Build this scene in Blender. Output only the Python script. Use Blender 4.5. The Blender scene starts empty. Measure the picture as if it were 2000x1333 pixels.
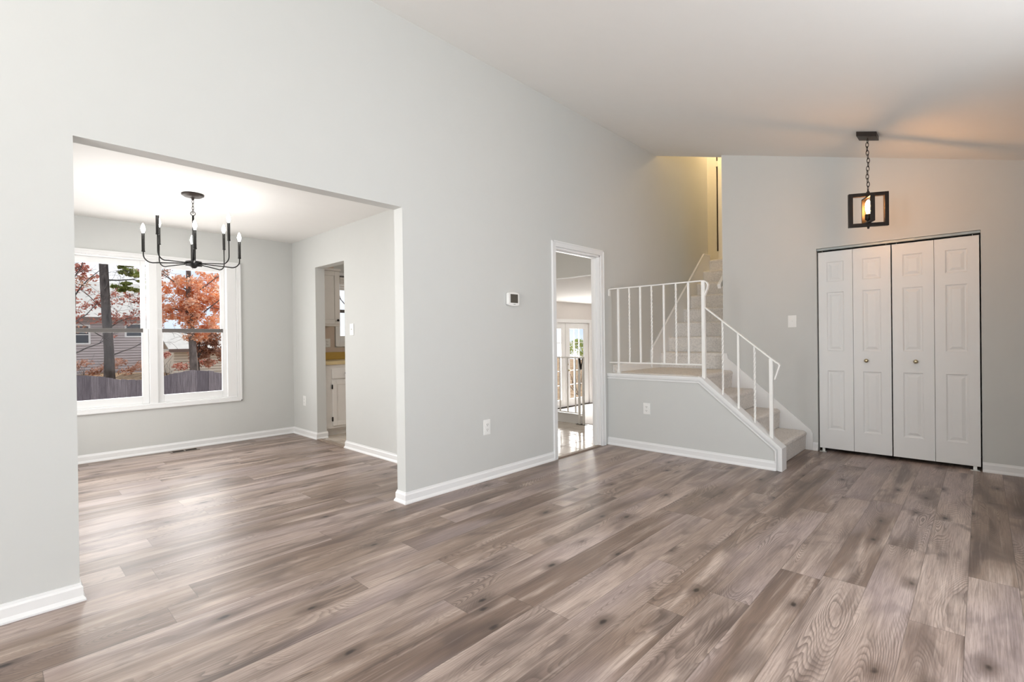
import bpy, bmesh, math, random
from mathutils import Vector, Matrix
random.seed(7)
S = bpy.context.scene
COL = S.collection

# ------------------------------------------------------------------ camera, sky, sun, daylight, exposure
def make_camera():
    y, p, r = math.radians(43.5751), math.radians(-0.2177), math.radians(-0.7068)
    F = Vector((math.cos(y)*math.cos(p), math.sin(y)*math.cos(p), math.sin(p)))
    R = Vector((math.sin(y), -math.cos(y), 0))
    U = R.cross(F)
    R2 = R*math.cos(r)+U*math.sin(r)
    U2 = -R*math.sin(r)+U*math.cos(r)
    cd = bpy.data.cameras.new('camera')
    cd.sensor_width = 36; cd.sensor_fit = 'HORIZONTAL'
    cd.lens = 36*964.1/2000
    cd.clip_start = 0.05; cd.clip_end = 400
    co = bpy.data.objects.new('camera', cd); COL.objects.link(co)
    M = Matrix((R2, U2, -F)).transposed().to_4x4()
    M.translation = Vector((0, -3.0119, 1.1778))
    co.matrix_world = M
    S.camera = co
make_camera()

def make_world():
    w = bpy.data.worlds.new('sky'); S.world = w; w.use_nodes = True
    nt = w.node_tree; nt.nodes.clear()
    out = nt.nodes.new('ShaderNodeOutputWorld'); bg = nt.nodes.new('ShaderNodeBackground')
    tc = nt.nodes.new('ShaderNodeTexCoord'); no = nt.nodes.new('ShaderNodeTexNoise')
    no.inputs['Scale'].default_value = 5; no.inputs['Detail'].default_value = 4
    rp = nt.nodes.new('ShaderNodeValToRGB')
    rp.color_ramp.elements[0].position = .34; rp.color_ramp.elements[0].color = (.60, .76, 1.0, 1)
    rp.color_ramp.elements[1].position = .55; rp.color_ramp.elements[1].color = (.95, .97, 1, 1)
    nt.links.new(tc.outputs['Generated'], no.inputs['Vector'])
    nt.links.new(no.outputs['Fac'], rp.inputs['Fac'])
    nt.links.new(rp.outputs['Color'], bg.inputs['Color'])
    bg.inputs['Strength'].default_value = 1.15
    nt.links.new(bg.outputs['Background'], out.inputs['Surface'])
make_world()

def add_light(name, kind, loc, energy, color, direction=None, **kw):
    l = bpy.data.lights.new(name, kind); l.energy = energy; l.color = color
    for k, v in kw.items(): setattr(l, k, v)
    o = bpy.data.objects.new(name, l); COL.objects.link(o); o.location = loc
    if direction: o.rotation_euler = Vector(direction).to_track_quat('-Z', 'Y').to_euler()
    return o
add_light('sun', 'SUN', (10, 10, 20), 3.8, (1, .93, .82), (-.64, -.25, -.72), angle=.01)
# unseen windows built behind the camera and at the dining side for their light
add_light('unseen_front_window_light', 'AREA', (1.9, -3.99, 1.35), 72, (.89, .945, 1.0), (0, 1, 0.05), shape='RECTANGLE', size=2.4, size_y=1.5)
add_light('front_ceiling_fill', 'AREA', (1.9, -4.0, 1.2), 14, (1.0, .96, .92), (0, 1, 1.0), shape='RECTANGLE', size=2.4, size_y=1.2)  # upward fill added to brighten the ceiling
add_light('unseen_back_window_light', 'AREA', (-5.04, -2.3, 1.3), 230, (.90, .95, 1.0), (1, 0, 0.03), shape='RECTANGLE', size=2.4, size_y=1.7)
add_light('back_ceiling_fill', 'AREA', (-5.05, -2.3, 1.2), 135, (1.0, .945, .89), (1, -.05, .75), spread=1.6, shape='RECTANGLE', size=2.4, size_y=1.2)  # second upward fill, added to lift the ceiling from the rear
add_light('unseen_side_window_light', 'AREA', (-.33, 1.8, 1.25), 46, (1.0, .99, .97), (1, 0, -.38), shape='RECTANGLE', size=1.8, size_y=1.5)  # lamp of an unseen side window, added to brighten the dining wall
# daylight through the dining room window, kitchen window and french doors
add_light('dining_window_daylight', 'AREA', (1.19, 3.66, 1.3), 34, (1.0, .99, .97), (0, -1, 0), shape='RECTANGLE', size=1.4, size_y=1.4)
add_light('french_door_daylight', 'AREA', (9.6, 4.34, .55), 160, (1.0, .98, .95), (-.2, -1, 0), shape='RECTANGLE', size=1.7, size_y=1.7)
# warm ceiling lamp of the upper hallway; unseen fill added for the kitchen cabinets
add_light('upper_hall_lamp', 'POINT', (7.75, -.35, 4.6), 48, (1.0, .69, .34), shadow_soft_size=.12)
add_light('kitchen_fill', 'POINT', (4.3, 1.2, 1.95), 17, (1.0, .93, .86), shadow_soft_size=.15)
add_light('dining_chandelier_light', 'POINT', (1.19, 1.866, 2.3), 1, (1.0, .97, .93), shadow_soft_size=.2)
S.view_settings.view_transform = 'Standard'
S.view_settings.look = 'None'
S.view_settings.exposure = -0.06
S.view_settings.gamma = 1.0
S.view_settings.use_curve_mapping = False
S.cycles.use_denoising = True
S.cycles.max_bounces = 10
S.cycles.diffuse_bounces = 6
S.cycles.transparent_max_bounces = 16
S.cycles.sample_clamp_indirect = 8
S.cycles.caustics_reflective = False
S.cycles.caustics_refractive = False

# ------------------------------------------------------------------ materials
class NT:
    """small helper for building node trees"""
    def __init__(s, name):
        s.m = bpy.data.materials.new(name); s.m.use_nodes = True
        s.t = s.m.node_tree; s.t.nodes.clear()
        s.out = s.n('ShaderNodeOutputMaterial')
    def n(s, kind, **kw):
        x = s.t.nodes.new(kind)
        for k, v in kw.items(): setattr(x, k, v)
        return x
    def put(s, sock, v):
        if isinstance(v, bpy.types.NodeSocket): s.t.links.new(v, sock)
        elif isinstance(v, (tuple, list)) and len(v) == 3 and sock.type == 'RGBA': sock.default_value = (*v, 1)
        else: sock.default_value = v
    def math(s, op, a, b=None, c=None, clamp=False):
        x = s.n('ShaderNodeMath', operation=op, use_clamp=clamp)
        for i, v in enumerate((a, b, c)):
            if v is not None: s.put(x.inputs[i], v)
        return x.outputs[0]
    def mix(s, f, a, b, blend='MIX'):
        x = s.n('ShaderNodeMix', data_type='RGBA', blend_type=blend)
        s.put(x.inputs[0], f); s.put(x.inputs[6], a); s.put(x.inputs[7], b)
        return x.outputs[2]
    def xyz(s, x=0.0, y=0.0, z=0.0):
        c = s.n('ShaderNodeCombineXYZ')
        for i, v in enumerate((x, y, z)): s.put(c.inputs[i], v)
        return c.outputs[0]
    def pos(s):
        g = s.n('ShaderNodeTexCoord'); sp = s.n('ShaderNodeSeparateXYZ')
        s.t.links.new(g.outputs['Object'], sp.inputs[0])
        return g.outputs['Object'], sp.outputs[0], sp.outputs[1], sp.outputs[2]
    def noise(s, vec, scale=1.0, detail=3.0, rough=.5, dist=0.0):
        x = s.n('ShaderNodeTexNoise'); s.put(x.inputs['Vector'], vec)
        x.inputs['Scale'].default_value = scale; x.inputs['Detail'].default_value = detail
        x.inputs['Roughness'].default_value = rough; x.inputs['Distortion'].default_value = dist
        return x.outputs['Fac']
    def white(s, vec):
        x = s.n('ShaderNodeTexWhiteNoise', noise_dimensions='3D'); s.put(x.inputs['Vector'], vec)
        return x.outputs['Value'], x.outputs['Color']
    def ramp(s, f, stops):
        x = s.n('ShaderNodeValToRGB'); s.put(x.inputs[0], f)
        e = x.color_ramp.elements
        while len(e) < len(stops): e.new(.5)
        for i, (p, c) in enumerate(stops): e[i].position = p; e[i].color = (*c, 1)
        return x.outputs[0]
    def smooth(s, v, lo, hi, a=0.0, b=1.0):
        x = s.n('ShaderNodeMapRange', interpolation_type='SMOOTHSTEP'); s.put(x.inputs[0], v)
        for i, q in zip((1, 2, 3, 4), (lo, hi, a, b)): x.inputs[i].default_value = q
        return x.outputs[0]
    def bump(s, h, strength=.2, dist=.01):
        x = s.n('ShaderNodeBump'); s.put(x.inputs['Height'], h)
        x.inputs['Strength'].default_value = strength; x.inputs['Distance'].default_value = dist
        return x.outputs[0]
    def bsdf(s, color, rough=.5, metal=0.0, spec=.5, normal=None, **kw):
        b = s.n('ShaderNodeBsdfPrincipled')
        s.put(b.inputs['Base Color'], color); s.put(b.inputs['Roughness'], rough); s.put(b.inputs['Metallic'], metal)
        s.put(b.inputs['Specular IOR Level'], spec)
        if normal is not None: s.put(b.inputs['Normal'], normal)
        for k, v in kw.items(): s.put(b.inputs[k.replace('_', ' ')], v)
        return b.outputs[0]
    def done(s, shader):
        s.t.links.new(shader, s.out.inputs['Surface']); return s.m

def plain(name, c, rough=.5, metal=0.0, spec=.5, vary=.03, bump=0.0, scale=30.0):
    n = NT(name); v, x, y, z = n.pos()
    f = n.noise(v, scale, 3)
    lo = tuple(q*(1-vary) for q in c); hi = tuple(min(1, q*(1+vary)) for q in c)
    nor = n.bump(n.noise(v, scale*6, 2), bump, .002) if bump else None
    return n.done(n.bsdf(n.mix(f, lo, hi), rough, metal, spec, nor))

M = {}
M['wall'] = plain('wall_paint', (.597, .603, .585), .6, spec=.25, vary=.012, bump=.04, scale=8)
M['ceiling'] = plain('ceiling_paint', (.82, .81, .79), .85, spec=.1, vary=.012, bump=.05, scale=8)
M['trim'] = plain('white_trim_paint', (.80, .80, .795), .35, spec=.4, vary=.01, scale=10)
M['door'] = plain('white_door_paint', (.80, .80, .79), .4, spec=.35, vary=.012, scale=10)
M['cabinet'] = plain('cabinet_paint', (.75, .72, .685), .45, vary=.03, scale=12)
M['iron'] = plain('white_enamel_metal', (.84, .83, .80), .3, spec=.5, vary=.015, scale=20)
M['black'] = plain('black_metal', (.012, .011, .010), .38, metal=.4, vary=.2, scale=40)
M['bronze'] = plain('dark_bronze_metal', (.028, .02, .016), .45, metal=.5, vary=.25, scale=40)
M['brass'] = plain('brushed_brass', (.52, .45, .30), .25, metal=1.0, vary=.08, scale=60)
M['nickel'] = plain('pale_metal', (.62, .61, .58), .35, metal=.9, vary=.05, scale=60)
M['track'] = plain('grey_track_metal', (.30, .32, .31), .45, metal=.6, vary=.05, scale=30)
M['plastic'] = plain('white_plastic', (.82, .82, .80), .35, vary=.01, scale=30)
M['slot'] = plain('dark_slot', (.10, .09, .085), .6, vary=.1, scale=60)
M['dark'] = plain('shade_black', (.012, .010, .009), .8, vary=.1)  # black standing in for shade in the floor vent and door gap
M['screen'] = plain('grey_lcd_screen', (.085, .08, .066), .25, vary=.12, scale=70)
M['mustard'] = plain('mustard_laminate', (.50, .32, .055), .35, vary=.06, scale=25)
M['counter_edge'] = plain('tan_laminate_edge', (.60, .47, .25), .4, vary=.06, scale=25)
M['register'] = plain('bronze_register_metal', (.24, .20, .165), .4, metal=.5, vary=.1, scale=50)
M['kitchen_wall'] = plain('beige_kitchen_paint', (.60, .50, .42), .6, vary=.02)
M['family_wall'] = plain('pale_family_room_paint', (.70, .665, .635), .6, vary=.02)
M['hinge'] = plain('black_hinge_metal', (.02, .018, .016), .4, metal=.5, vary=.2)

def glass_mat():
    n = NT('window_glass')
    tr = n.n('ShaderNodeBsdfTransparent'); gl = n.n('ShaderNodeBsdfGlossy'); gl.inputs['Roughness'].default_value = .02
    fr = n.n('ShaderNodeFresnel'); fr.inputs['IOR'].default_value = 1.15
    ge = n.n('ShaderNodeNewGeometry'); fac = n.math('MULTIPLY', fr.outputs[0], n.math('SUBTRACT', 1.0, ge.outputs['Backfacing']))
    mx = n.n('ShaderNodeMixShader')
    n.t.links.new(fac, mx.inputs[0]); n.t.links.new(tr.outputs[0], mx.inputs[1]); n.t.links.new(gl.outputs[0], mx.inputs[2])
    return n.done(mx.outputs[0])
M['glass'] = glass_mat()

def emit(name, c, s):
    n = NT(name); e = n.n('ShaderNodeEmission'); n.put(e.inputs[0], c); e.inputs[1].default_value = s
    return n.done(e.outputs[0])
M['bulb'] = emit('lit_white_bulb', (1.0, .97, .93), 80)
M['filament'] = emit('lit_amber_bulb', (1.0, .46, .14), 215)

def plank_floor():
    n = NT('oak_plank_flooring'); v, x, y, z = n.pos()
    W, L = .172, 1.52
    row = n.math('FLOOR', n.math('DIVIDE', n.math('ADD', y, .034), W))
    off, _ = n.white(n.xyz(row, 3.7, 1.1))
    u = n.math('ADD', x, n.math('MULTIPLY', off, L*3.0))
    col = n.math('FLOOR', n.math('DIVIDE', u, L))
    r1, rc = n.white(n.xyz(row, col, 5.3))
    sp = n.n('ShaderNodeSeparateColor'); n.put(sp.inputs[0], rc)
    r2, r3, r4 = sp.outputs[0], sp.outputs[1], sp.outputs[2]
    ly = n.math('SUBTRACT', n.math('ADD', y, .034), n.math('MULTIPLY', row, W))
    lx = n.math('SUBTRACT', u, n.math('MULTIPLY', col, L))
    ox, oy = n.math('MULTIPLY', r2, 53.0), n.math('MULTIPLY', r3, 31.0)
    gx, gy = n.math('ADD', x, ox), n.math('ADD', y, oy)
    # plank tone
    tone = n.ramp(r1, [(0.0, (.185, .142, .116)), (.25, (.235, .186, .155)), (.5, (.275, .224, .188)), (.75, (.315, .264, .235)), (1.0, (.375, .322, .290))])
    # broad light and dark figure that follows the grain
    broad = n.noise(n.xyz(n.math('MULTIPLY', gx, 1.1), n.math('MULTIPLY', gy, 10.0), r4), 1.0, 3, .55, .4)
    c = n.mix(n.smooth(broad, .28, .52, .75, 0), tone, (.110, .083, .071))
    c = n.mix(n.smooth(broad, .50, .74, 0, .75), c, (.475, .418, .378))
    # soft cloudy patches, some grey and some mauve
    patch = n.noise(n.xyz(n.math('MULTIPLY', gx, 2.4), n.math('MULTIPLY', gy, 6.0), n.math('MULTIPLY', r1, 9.0)), 1.0, 2, .5, .8)
    c = n.mix(n.smooth(patch, .54, .72, 0, .55), c, (.105, .083, .075))
    hue = n.noise(n.xyz(n.math('MULTIPLY', gx, .9), n.math('MULTIPLY', gy, 3.0), n.math('MULTIPLY', r2, 9.0)), 1.0, 1)
    c = n.mix(n.smooth(hue, .48, .68, 0, .5), c, (.36, .315, .315))
    # cathedral figure: contour lines of a field stretched along the plank
    field = n.noise(n.xyz(n.math('MULTIPLY', gx, .85), n.math('MULTIPLY', gy, 5.5), r3), 1.0, 1.0, .4, .35)
    fine = n.noise(n.xyz(n.math('MULTIPLY', gx, 9.0), n.math('MULTIPLY', gy, 30.0), r2), 1.0, 3)
    ph = n.math('ADD', n.math('MULTIPLY', field, 62.0), n.math('MULTIPLY', fine, 1.1))
    fr_ = n.math('FRACT', ph)
    ringmask = n.noise(n.xyz(n.math('MULTIPLY', gx, 1.6), n.math('MULTIPLY', gy, 5.5), n.math('MULTIPLY', r4, 7.0)), 1.0, 2)
    edge = n.math('MULTIPLY', n.smooth(fr_, .30, .92, 0, 1), n.smooth(fr_, .92, 1.0, 1, 0))
    rm = n.math('MULTIPLY', edge, n.smooth(ringmask, .42, .70, .04, .55))
    c = n.mix(rm, c, (.075, .057, .049))
    # fine pores and streaks
    streak = n.noise(n.xyz(n.math('MULTIPLY', gx, 6.0), n.math('MULTIPLY', gy, 190.0), 0.0), 1.0, 3, .6)
    c = n.mix(n.smooth(streak, .35, .62, .34, 0), c, (.11, .084, .072))
    streak2 = n.noise(n.xyz(n.math('MULTIPLY', gx, 2.0), n.math('MULTIPLY', gy, 60.0), 2.0), 1.0, 2, .6)
    c = n.mix(n.smooth(streak2, .55, .75, 0, .22), c, (.54, .49, .45))
    # knots
    vo = n.n('ShaderNodeTexVoronoi', voronoi_dimensions='2D'); n.put(vo.inputs['Vector'], n.xyz(n.math('MULTIPLY', gx, 2.3), n.math('MULTIPLY', gy, 5.0), 0.0)); vo.inputs['Scale'].default_value = 1.0
    vs = n.n('ShaderNodeSeparateColor'); n.put(vs.inputs[0], vo.outputs['Color'])
    wob = n.math('ADD', vo.outputs['Distance'], n.math('MULTIPLY', n.math('SUBTRACT', n.noise(n.xyz(n.math('MULTIPLY', gx, 16.0), n.math('MULTIPLY', gy, 24.0), 0.0), 1.0, 2), .5), .12))
    keep = n.smooth(vs.outputs[0], .70, .74, 0, 1)
    halo = n.math('MULTIPLY', n.smooth(wob, .05, .27, .62, 0), keep)
    c = n.mix(halo, c, (.105, .08, .068))
    core = n.math('MULTIPLY', n.smooth(wob, .01, .075, .9, 0), keep)
    c = n.mix(core, c, (.035, .026, .022))
    # plank joints
    ey = n.math('MINIMUM', ly, n.math('SUBTRACT', W, ly)); ex = n.math('MINIMUM', lx, n.math('SUBTRACT', L, lx))
    e = n.math('MINIMUM', ey, ex)
    c = n.mix(n.smooth(e, .0004, .0022, .5, 0), c, (.085, .07, .06))
    gm = n.n('ShaderNodeGamma'); n.put(gm.inputs[0], c); gm.inputs[1].default_value = 1.32
    c = n.mix(1.0, gm.outputs[0], (1.74, 1.68, 1.66), 'MULTIPLY')
    rough = n.math('ADD', .30, n.math('MULTIPLY', streak, .14))
    h = n.math('ADD', n.math('MULTIPLY', streak, .3), n.smooth(e, 0, .003, 0, 1))
    return n.done(n.bsdf(c, rough, 0.0, .5, n.bump(h, .10, .002)))
M['planks'] = plank_floor()

def carpet(name, c):
    n = NT(name); v, x, y, z = n.pos()
    f = n.noise(v, 55, 4, .75); g = n.noise(v, 260, 2, .7); b = n.noise(v, 5, 2)
    k = n.ramp(f, [(.30, tuple(q*.76 for q in c)), (.5, c), (.70, tuple(min(1, q*1.18) for q in c))])
    k = n.mix(n.smooth(g, .3, .7, .20, 0), k, tuple(q*.5 for q in c))
    k = n.mix(n.smooth(b, .35, .65, 0, .12), k, tuple(min(1, q*1.3) for q in c))
    return n.done(n.bsdf(k, .95, 0, .1, n.bump(n.math('ADD', f, g), .35, .008)))
M['carpet'] = carpet('greige_carpet', (.75, .72, .685))
M['carpet_family'] = carpet('pale_carpet', (.66, .63, .61))

def tile():
    n = NT('beige_floor_tile'); v, x, y, z = n.pos()
    T = .305
    fx = n.math('FRACT', n.math('DIVIDE', x, T)); fy = n.math('FRACT', n.math('DIVIDE', y, T))
    d = n.math('MINIMUM', n.math('MINIMUM', fx, n.math('SUBTRACT', 1.0, fx)), n.math('MINIMUM', fy, n.math('SUBTRACT', 1.0, fy)))
    r, _ = n.white(n.xyz(n.math('FLOOR', n.math('DIVIDE', x, T)), n.math('FLOOR', n.math('DIVIDE', y, T)), 1.0))
    c = n.mix(n.noise(v, 7, 4), (.60, .52, .44), (.72, .66, .59))
    c = n.mix(n.math('MULTIPLY', r, .3), c, (.55, .46, .37))
    g = n.smooth(d, .012, .022, 1, 0)
    c = n.mix(g, c, (.20, .17, .145))
    h = n.math('ADD', n.math('MULTIPLY', g, -1.0), n.math('MULTIPLY', n.noise(v, 9, 2), .5))
    return n.done(n.bsdf(c, n.math('ADD', .13, n.math('MULTIPLY', g, .6)), 0, .6, n.bump(h, .35, .004)))
M['tile'] = tile()

def fence_wood():
    n = NT('weathered_fence_wood'); v, x, y, z = n.pos()
    idx = n.math('FLOOR', n.math('DIVIDE', x, .142)); r, _ = n.white(n.xyz(idx, 2.0, 4.0))
    s = n.noise(n.xyz(n.math('MULTIPLY', x, 60.0), 0.0, n.math('MULTIPLY', z, 2.5)), 1.0, 3)
    c = n.mix(r, (.20, .185, .215), (.35, .325, .36)); c = n.mix(n.smooth(s, .35, .65, .5, 0), c, (.09, .08, .095))
    vo = n.n('ShaderNodeTexVoronoi', voronoi_dimensions='2D'); n.put(vo.inputs['Vector'], n.xyz(n.math('MULTIPLY', x, 6.0), n.math('MULTIPLY', z, 4.0), 0.0))
    vc = n.n('ShaderNodeSeparateColor'); n.put(vc.inputs[0], vo.outputs['Color'])
    c = n.mix(n.math('MULTIPLY', n.smooth(vo.outputs['Distance'], .05, .14, .8, 0), n.smooth(vc.outputs[0], .72, .76, 0, 1)), c, (.05, .045, .05))
    return n.done(n.bsdf(c, .85, 0, .2))
M['fence'] = fence_wood()

def bark(name, c):
    n = NT(name); v, x, y, z = n.pos()
    s = n.noise(n.xyz(n.math('MULTIPLY', x, 12.0), n.math('MULTIPLY', y, 12.0), n.math('MULTIPLY', z, 3.0)), 1.0, 4, .65)
    k = n.ramp(s, [(.3, tuple(q*.45 for q in c)), (.55, c), (.75, tuple(min(1, q*1.7) for q in c))])
    return n.done(n.bsdf(k, .9, 0, .15, n.bump(s, .8, .03)))
M['bark'] = bark('dark_bark', (.13, .115, .11))
M['bark_pale'] = bark('grey_bark', (.20, .175, .165))

def leaf(name, a, b, c3):
    n = NT(name); v, x, y, z = n.pos()
    q = n.n('ShaderNodeVectorMath', operation='SNAP'); n.put(q.inputs[0], v); q.inputs[1].default_value = (.11, .11, .11)
    r, _ = n.white(q.outputs[0])
    k = n.ramp(r, [(0, a), (.5, b), (1, c3)])
    d = n.n('ShaderNodeBsdfDiffuse'); t = n.n('ShaderNodeBsdfTranslucent'); n.put(d.inputs[0], k); n.put(t.inputs[0], k)
    mx = n.n('ShaderNodeMixShader'); mx.inputs[0].default_value = .45
    n.t.links.new(d.outputs[0], mx.inputs[1]); n.t.links.new(t.outputs[0], mx.inputs[2])
    return n.done(mx.outputs[0])
M['leaf_orange'] = leaf('orange_autumn_leaves', (.78, .32, .13), (.93, .56, .36), (.97, .84, .73))
M['leaf_brown'] = leaf('brown_autumn_leaves', (.22, .10, .06), (.45, .24, .16), (.62, .42, .34))
M['leaf_red'] = leaf('red_autumn_leaves', (.30, .07, .05), (.50, .20, .15), (.66, .42, .36))
M['leaf_green'] = leaf('pine_needles', (.16, .20, .06), (.30, .36, .10), (.50, .50, .22))
M['leaf_dark'] = leaf('dark_evergreen_leaves', (.03, .04, .02), (.09, .09, .05), (.22, .18, .14))
M['leaf_bush'] = leaf('bright_green_leaves', (.22, .30, .06), (.40, .48, .12), (.58, .62, .26))
M['siding'] = plain('lilac_grey_siding', (.52, .455, .45), .7, vary=.05, scale=3)
M['siding_cream'] = plain('cream_siding', (.74, .66, .55), .7, vary=.05, scale=3)
M['shingle'] = plain('pale_roof_shingles', (.50, .49, .47), .85, vary=.22, scale=4)
M['fascia'] = plain('brown_fascia', (.17, .12, .10), .7, vary=.1)
M['pane_dark'] = plain('dark_house_pane', (.07, .08, .10), .1, vary=.2, scale=3)
def litter():
    n = NT('leaf_litter_ground'); v, x, y, z = n.pos()
    f = n.noise(v, 3.5, 6, .7)
    return n.done(n.bsdf(n.ramp(f, [(.3, (.16, .10, .06)), (.5, (.36, .25, .16)), (.7, (.58, .45, .32))]), .95, 0, .1, n.bump(f, .6, .1)))
M['litter'] = litter()

# ------------------------------------------------------------------ mesh helpers
class MB:
    def __init__(s): s.v = []; s.f = []; s.sm = []
    def add(s, vs, fs, smooth=False):
        o = len(s.v); s.v += [tuple(q) for q in vs]
        for f in fs: s.f.append(tuple(i+o for i in f)); s.sm.append(smooth)
        return s
    def box(s, x0, x1, y0, y1, z0, z1):
        return s.add([(x0,y0,z0),(x1,y0,z0),(x1,y1,z0),(x0,y1,z0),(x0,y0,z1),(x1,y0,z1),(x1,y1,z1),(x0,y1,z1)],
                     [(0,3,2,1),(4,5,6,7),(0,1,5,4),(1,2,6,5),(2,3,7,6),(3,0,4,7)])
    def prism(s, poly, axis, a, b):
        """poly of 2D points extruded along axis from a to b (axis x: points are y,z; y: x,z; z: x,y)"""
        n = len(poly)
        def P(p, t): return {'x': (t, p[0], p[1]), 'y': (p[0], t, p[1]), 'z': (p[0], p[1], t)}[axis]
        vs = [P(p, a) for p in poly]+[P(p, b) for p in poly]
        return s.add(vs, [tuple(range(n)), tuple(range(2*n-1, n-1, -1))]+[(i, i+n, (i+1) % n+n, (i+1) % n) for i in range(n)])
    def tube(s, pts, r, seg=10, cap=True):
        pts = [Vector(p) for p in pts]; n = len(pts)
        rs = r if isinstance(r, (list, tuple)) else [r]*n
        vs = []; fs = []; prev = None
        for i, p in enumerate(pts):
            d = (pts[min(i+1, n-1)]-pts[max(i-1, 0)]).normalized()
            if prev is None:
                a = Vector((0, 0, 1)) if abs(d.z) < .9 else Vector((1, 0, 0))
                u = d.cross(a).normalized()
            else: u = (prev-d*prev.dot(d)).normalized()
            prev = u; w = d.cross(u)
            for k in range(seg):
                t = 2*math.pi*k/seg; vs.append(p+(u*math.cos(t)+w*math.sin(t))*rs[i])
        for i in range(n-1):
            for k in range(seg):
                a, b = i*seg+k, i*seg+(k+1) % seg; fs.append((a, b, b+seg, a+seg))
        if cap: fs += [tuple(range(seg-1, -1, -1)), tuple(range((n-1)*seg, n*seg))]
        return s.add(vs, fs, seg > 6)
    def lathe(s, prof, c, axis=(0, 0, 1), seg=24):
        """prof: (radius, height) pairs about axis through c"""
        ax = Vector(axis).normalized(); a = Vector((1, 0, 0)) if abs(ax.x) < .9 else Vector((0, 1, 0))
        u = ax.cross(a).normalized(); w = ax.cross(u); c = Vector(c); n = len(prof); vs = []; fs = []
        for r, h in prof:
            for k in range(seg):
                t = 2*math.pi*k/seg; vs.append(c+ax*h+(u*math.cos(t)+w*math.sin(t))*max(r, 1e-5))
        for i in range(n-1):
            for k in range(seg):
                p, q = i*seg+k, i*seg+(k+1) % seg; fs.append((p, q, q+seg, p+seg))
        fs += [tuple(range(seg-1, -1, -1)), tuple(range((n-1)*seg, n*seg))]
        return s.add(vs, fs, True)
    def bar(s, p, q, w, h, up=(0, 0, 1)):
        """rectangular bar from p to q, width w (sideways) and height h"""
        p, q = Vector(p), Vector(q); d = (q-p).normalized(); sd = d.cross(Vector(up))
        if sd.length < 1e-4: sd = d.cross(Vector((1, 0, 0)))
        sd.normalize(); u = sd.cross(d)
        c = [(-1, -1), (1, -1), (1, 1), (-1, 1)]
        vs = [e+sd*a*w/2+u*b*h/2 for e in (p, q) for a, b in c]
        return s.add(vs, [(3,2,1,0),(4,5,6,7),(0,1,5,4),(1,2,6,5),(2,3,7,6),(3,0,4,7)])
    def strip(s, pts, w, h, side):
        """flat bar following pts, constant sideways vector"""
        pts = [Vector(p) for p in pts]; sd = Vector(side).normalized(); n = len(pts); vs = []
        for i, p in enumerate(pts):
            d0 = (pts[i]-pts[max(i-1, 0)]); d1 = (pts[min(i+1, n-1)]-pts[i])
            d0 = d0.normalized() if d0.length else d1.normalized(); d1 = d1.normalized() if d1.length else d0
            t = (d0+d1).normalized(); u = sd.cross(t).normalized(); k = 1/max(.4, t.dot(d0))
            for a, b in ((-1, -1), (1, -1), (1, 1), (-1, 1)): vs.append(p+sd*a*w/2+u*b*h/2*k)
        fs = [(3, 2, 1, 0), tuple((n-1)*4+q for q in range(4))]
        for i in range(n-1):
            for k in range(4): fs.append((i*4+k, i*4+(k+1) % 4, i*4+4+(k+1) % 4, i*4+4+k))
        return s.add(vs, fs)
    def twist(s, p, q, w, turns, seg=40):
        p, q = Vector(p), Vector(q); vs = []; fs = []
        for i in range(seg+1):
            c = p.lerp(q, i/seg); f = min(1, max(0, (i/seg-.06)/.88)); a0 = 2*math.pi*turns*f
            for k in range(4):
                a = a0+math.pi/4+k*math.pi/2; vs.append(c+Vector((math.cos(a), math.sin(a), 0))*w*.707)
        for i in range(seg):
            for k in range(4): fs.append((i*4+k, i*4+(k+1) % 4, i*4+4+(k+1) % 4, i*4+4+k))
        fs += [(3, 2, 1, 0), tuple(seg*4+q for q in range(4))]
        return s.add(vs, fs)
    def build(s, name, mat, parent=None, bevel=0.0):
        me = bpy.data.meshes.new(name); me.from_pydata(s.v, [], s.f)
        for p, q in zip(me.polygons, s.sm): p.use_smooth = q
        bm = bmesh.new(); bm.from_mesh(me); bmesh.ops.recalc_face_normals(bm, faces=bm.faces); bm.to_mesh(me); bm.free()
        me.materials.append(mat if not isinstance(mat, str) else M[mat])
        o = bpy.data.objects.new(name, me); COL.objects.link(o)
        if parent is not None:
            o.parent = parent
            if parent.matrix_basis.translation.length: o.matrix_parent_inverse = Matrix.Translation(-wloc(parent))
        if bevel:
            b = o.modifiers.new('bevel', 'BEVEL'); b.width = bevel; b.segments = 2; b.limit_method = 'ANGLE'
        return o

def wloc(o):
    v = Vector(o.location)
    return v
def tag(o, label, cat, group=None, kind=None):
    o['label'] = label; o['category'] = cat
    if group: o['group'] = group
    if kind: o['kind'] = kind
    return o
def thing(name, label, cat, loc, group=None, kind=None):
    o = bpy.data.objects.new(name, None); COL.objects.link(o); o.location = loc; o.empty_display_size = .05
    return tag(o, label, cat, group, kind)
def struct(mb, name, mat, label, cat, bevel=0.0):
    return tag(mb.build(name, mat, None, bevel), label, cat, None, 'structure')

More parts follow.
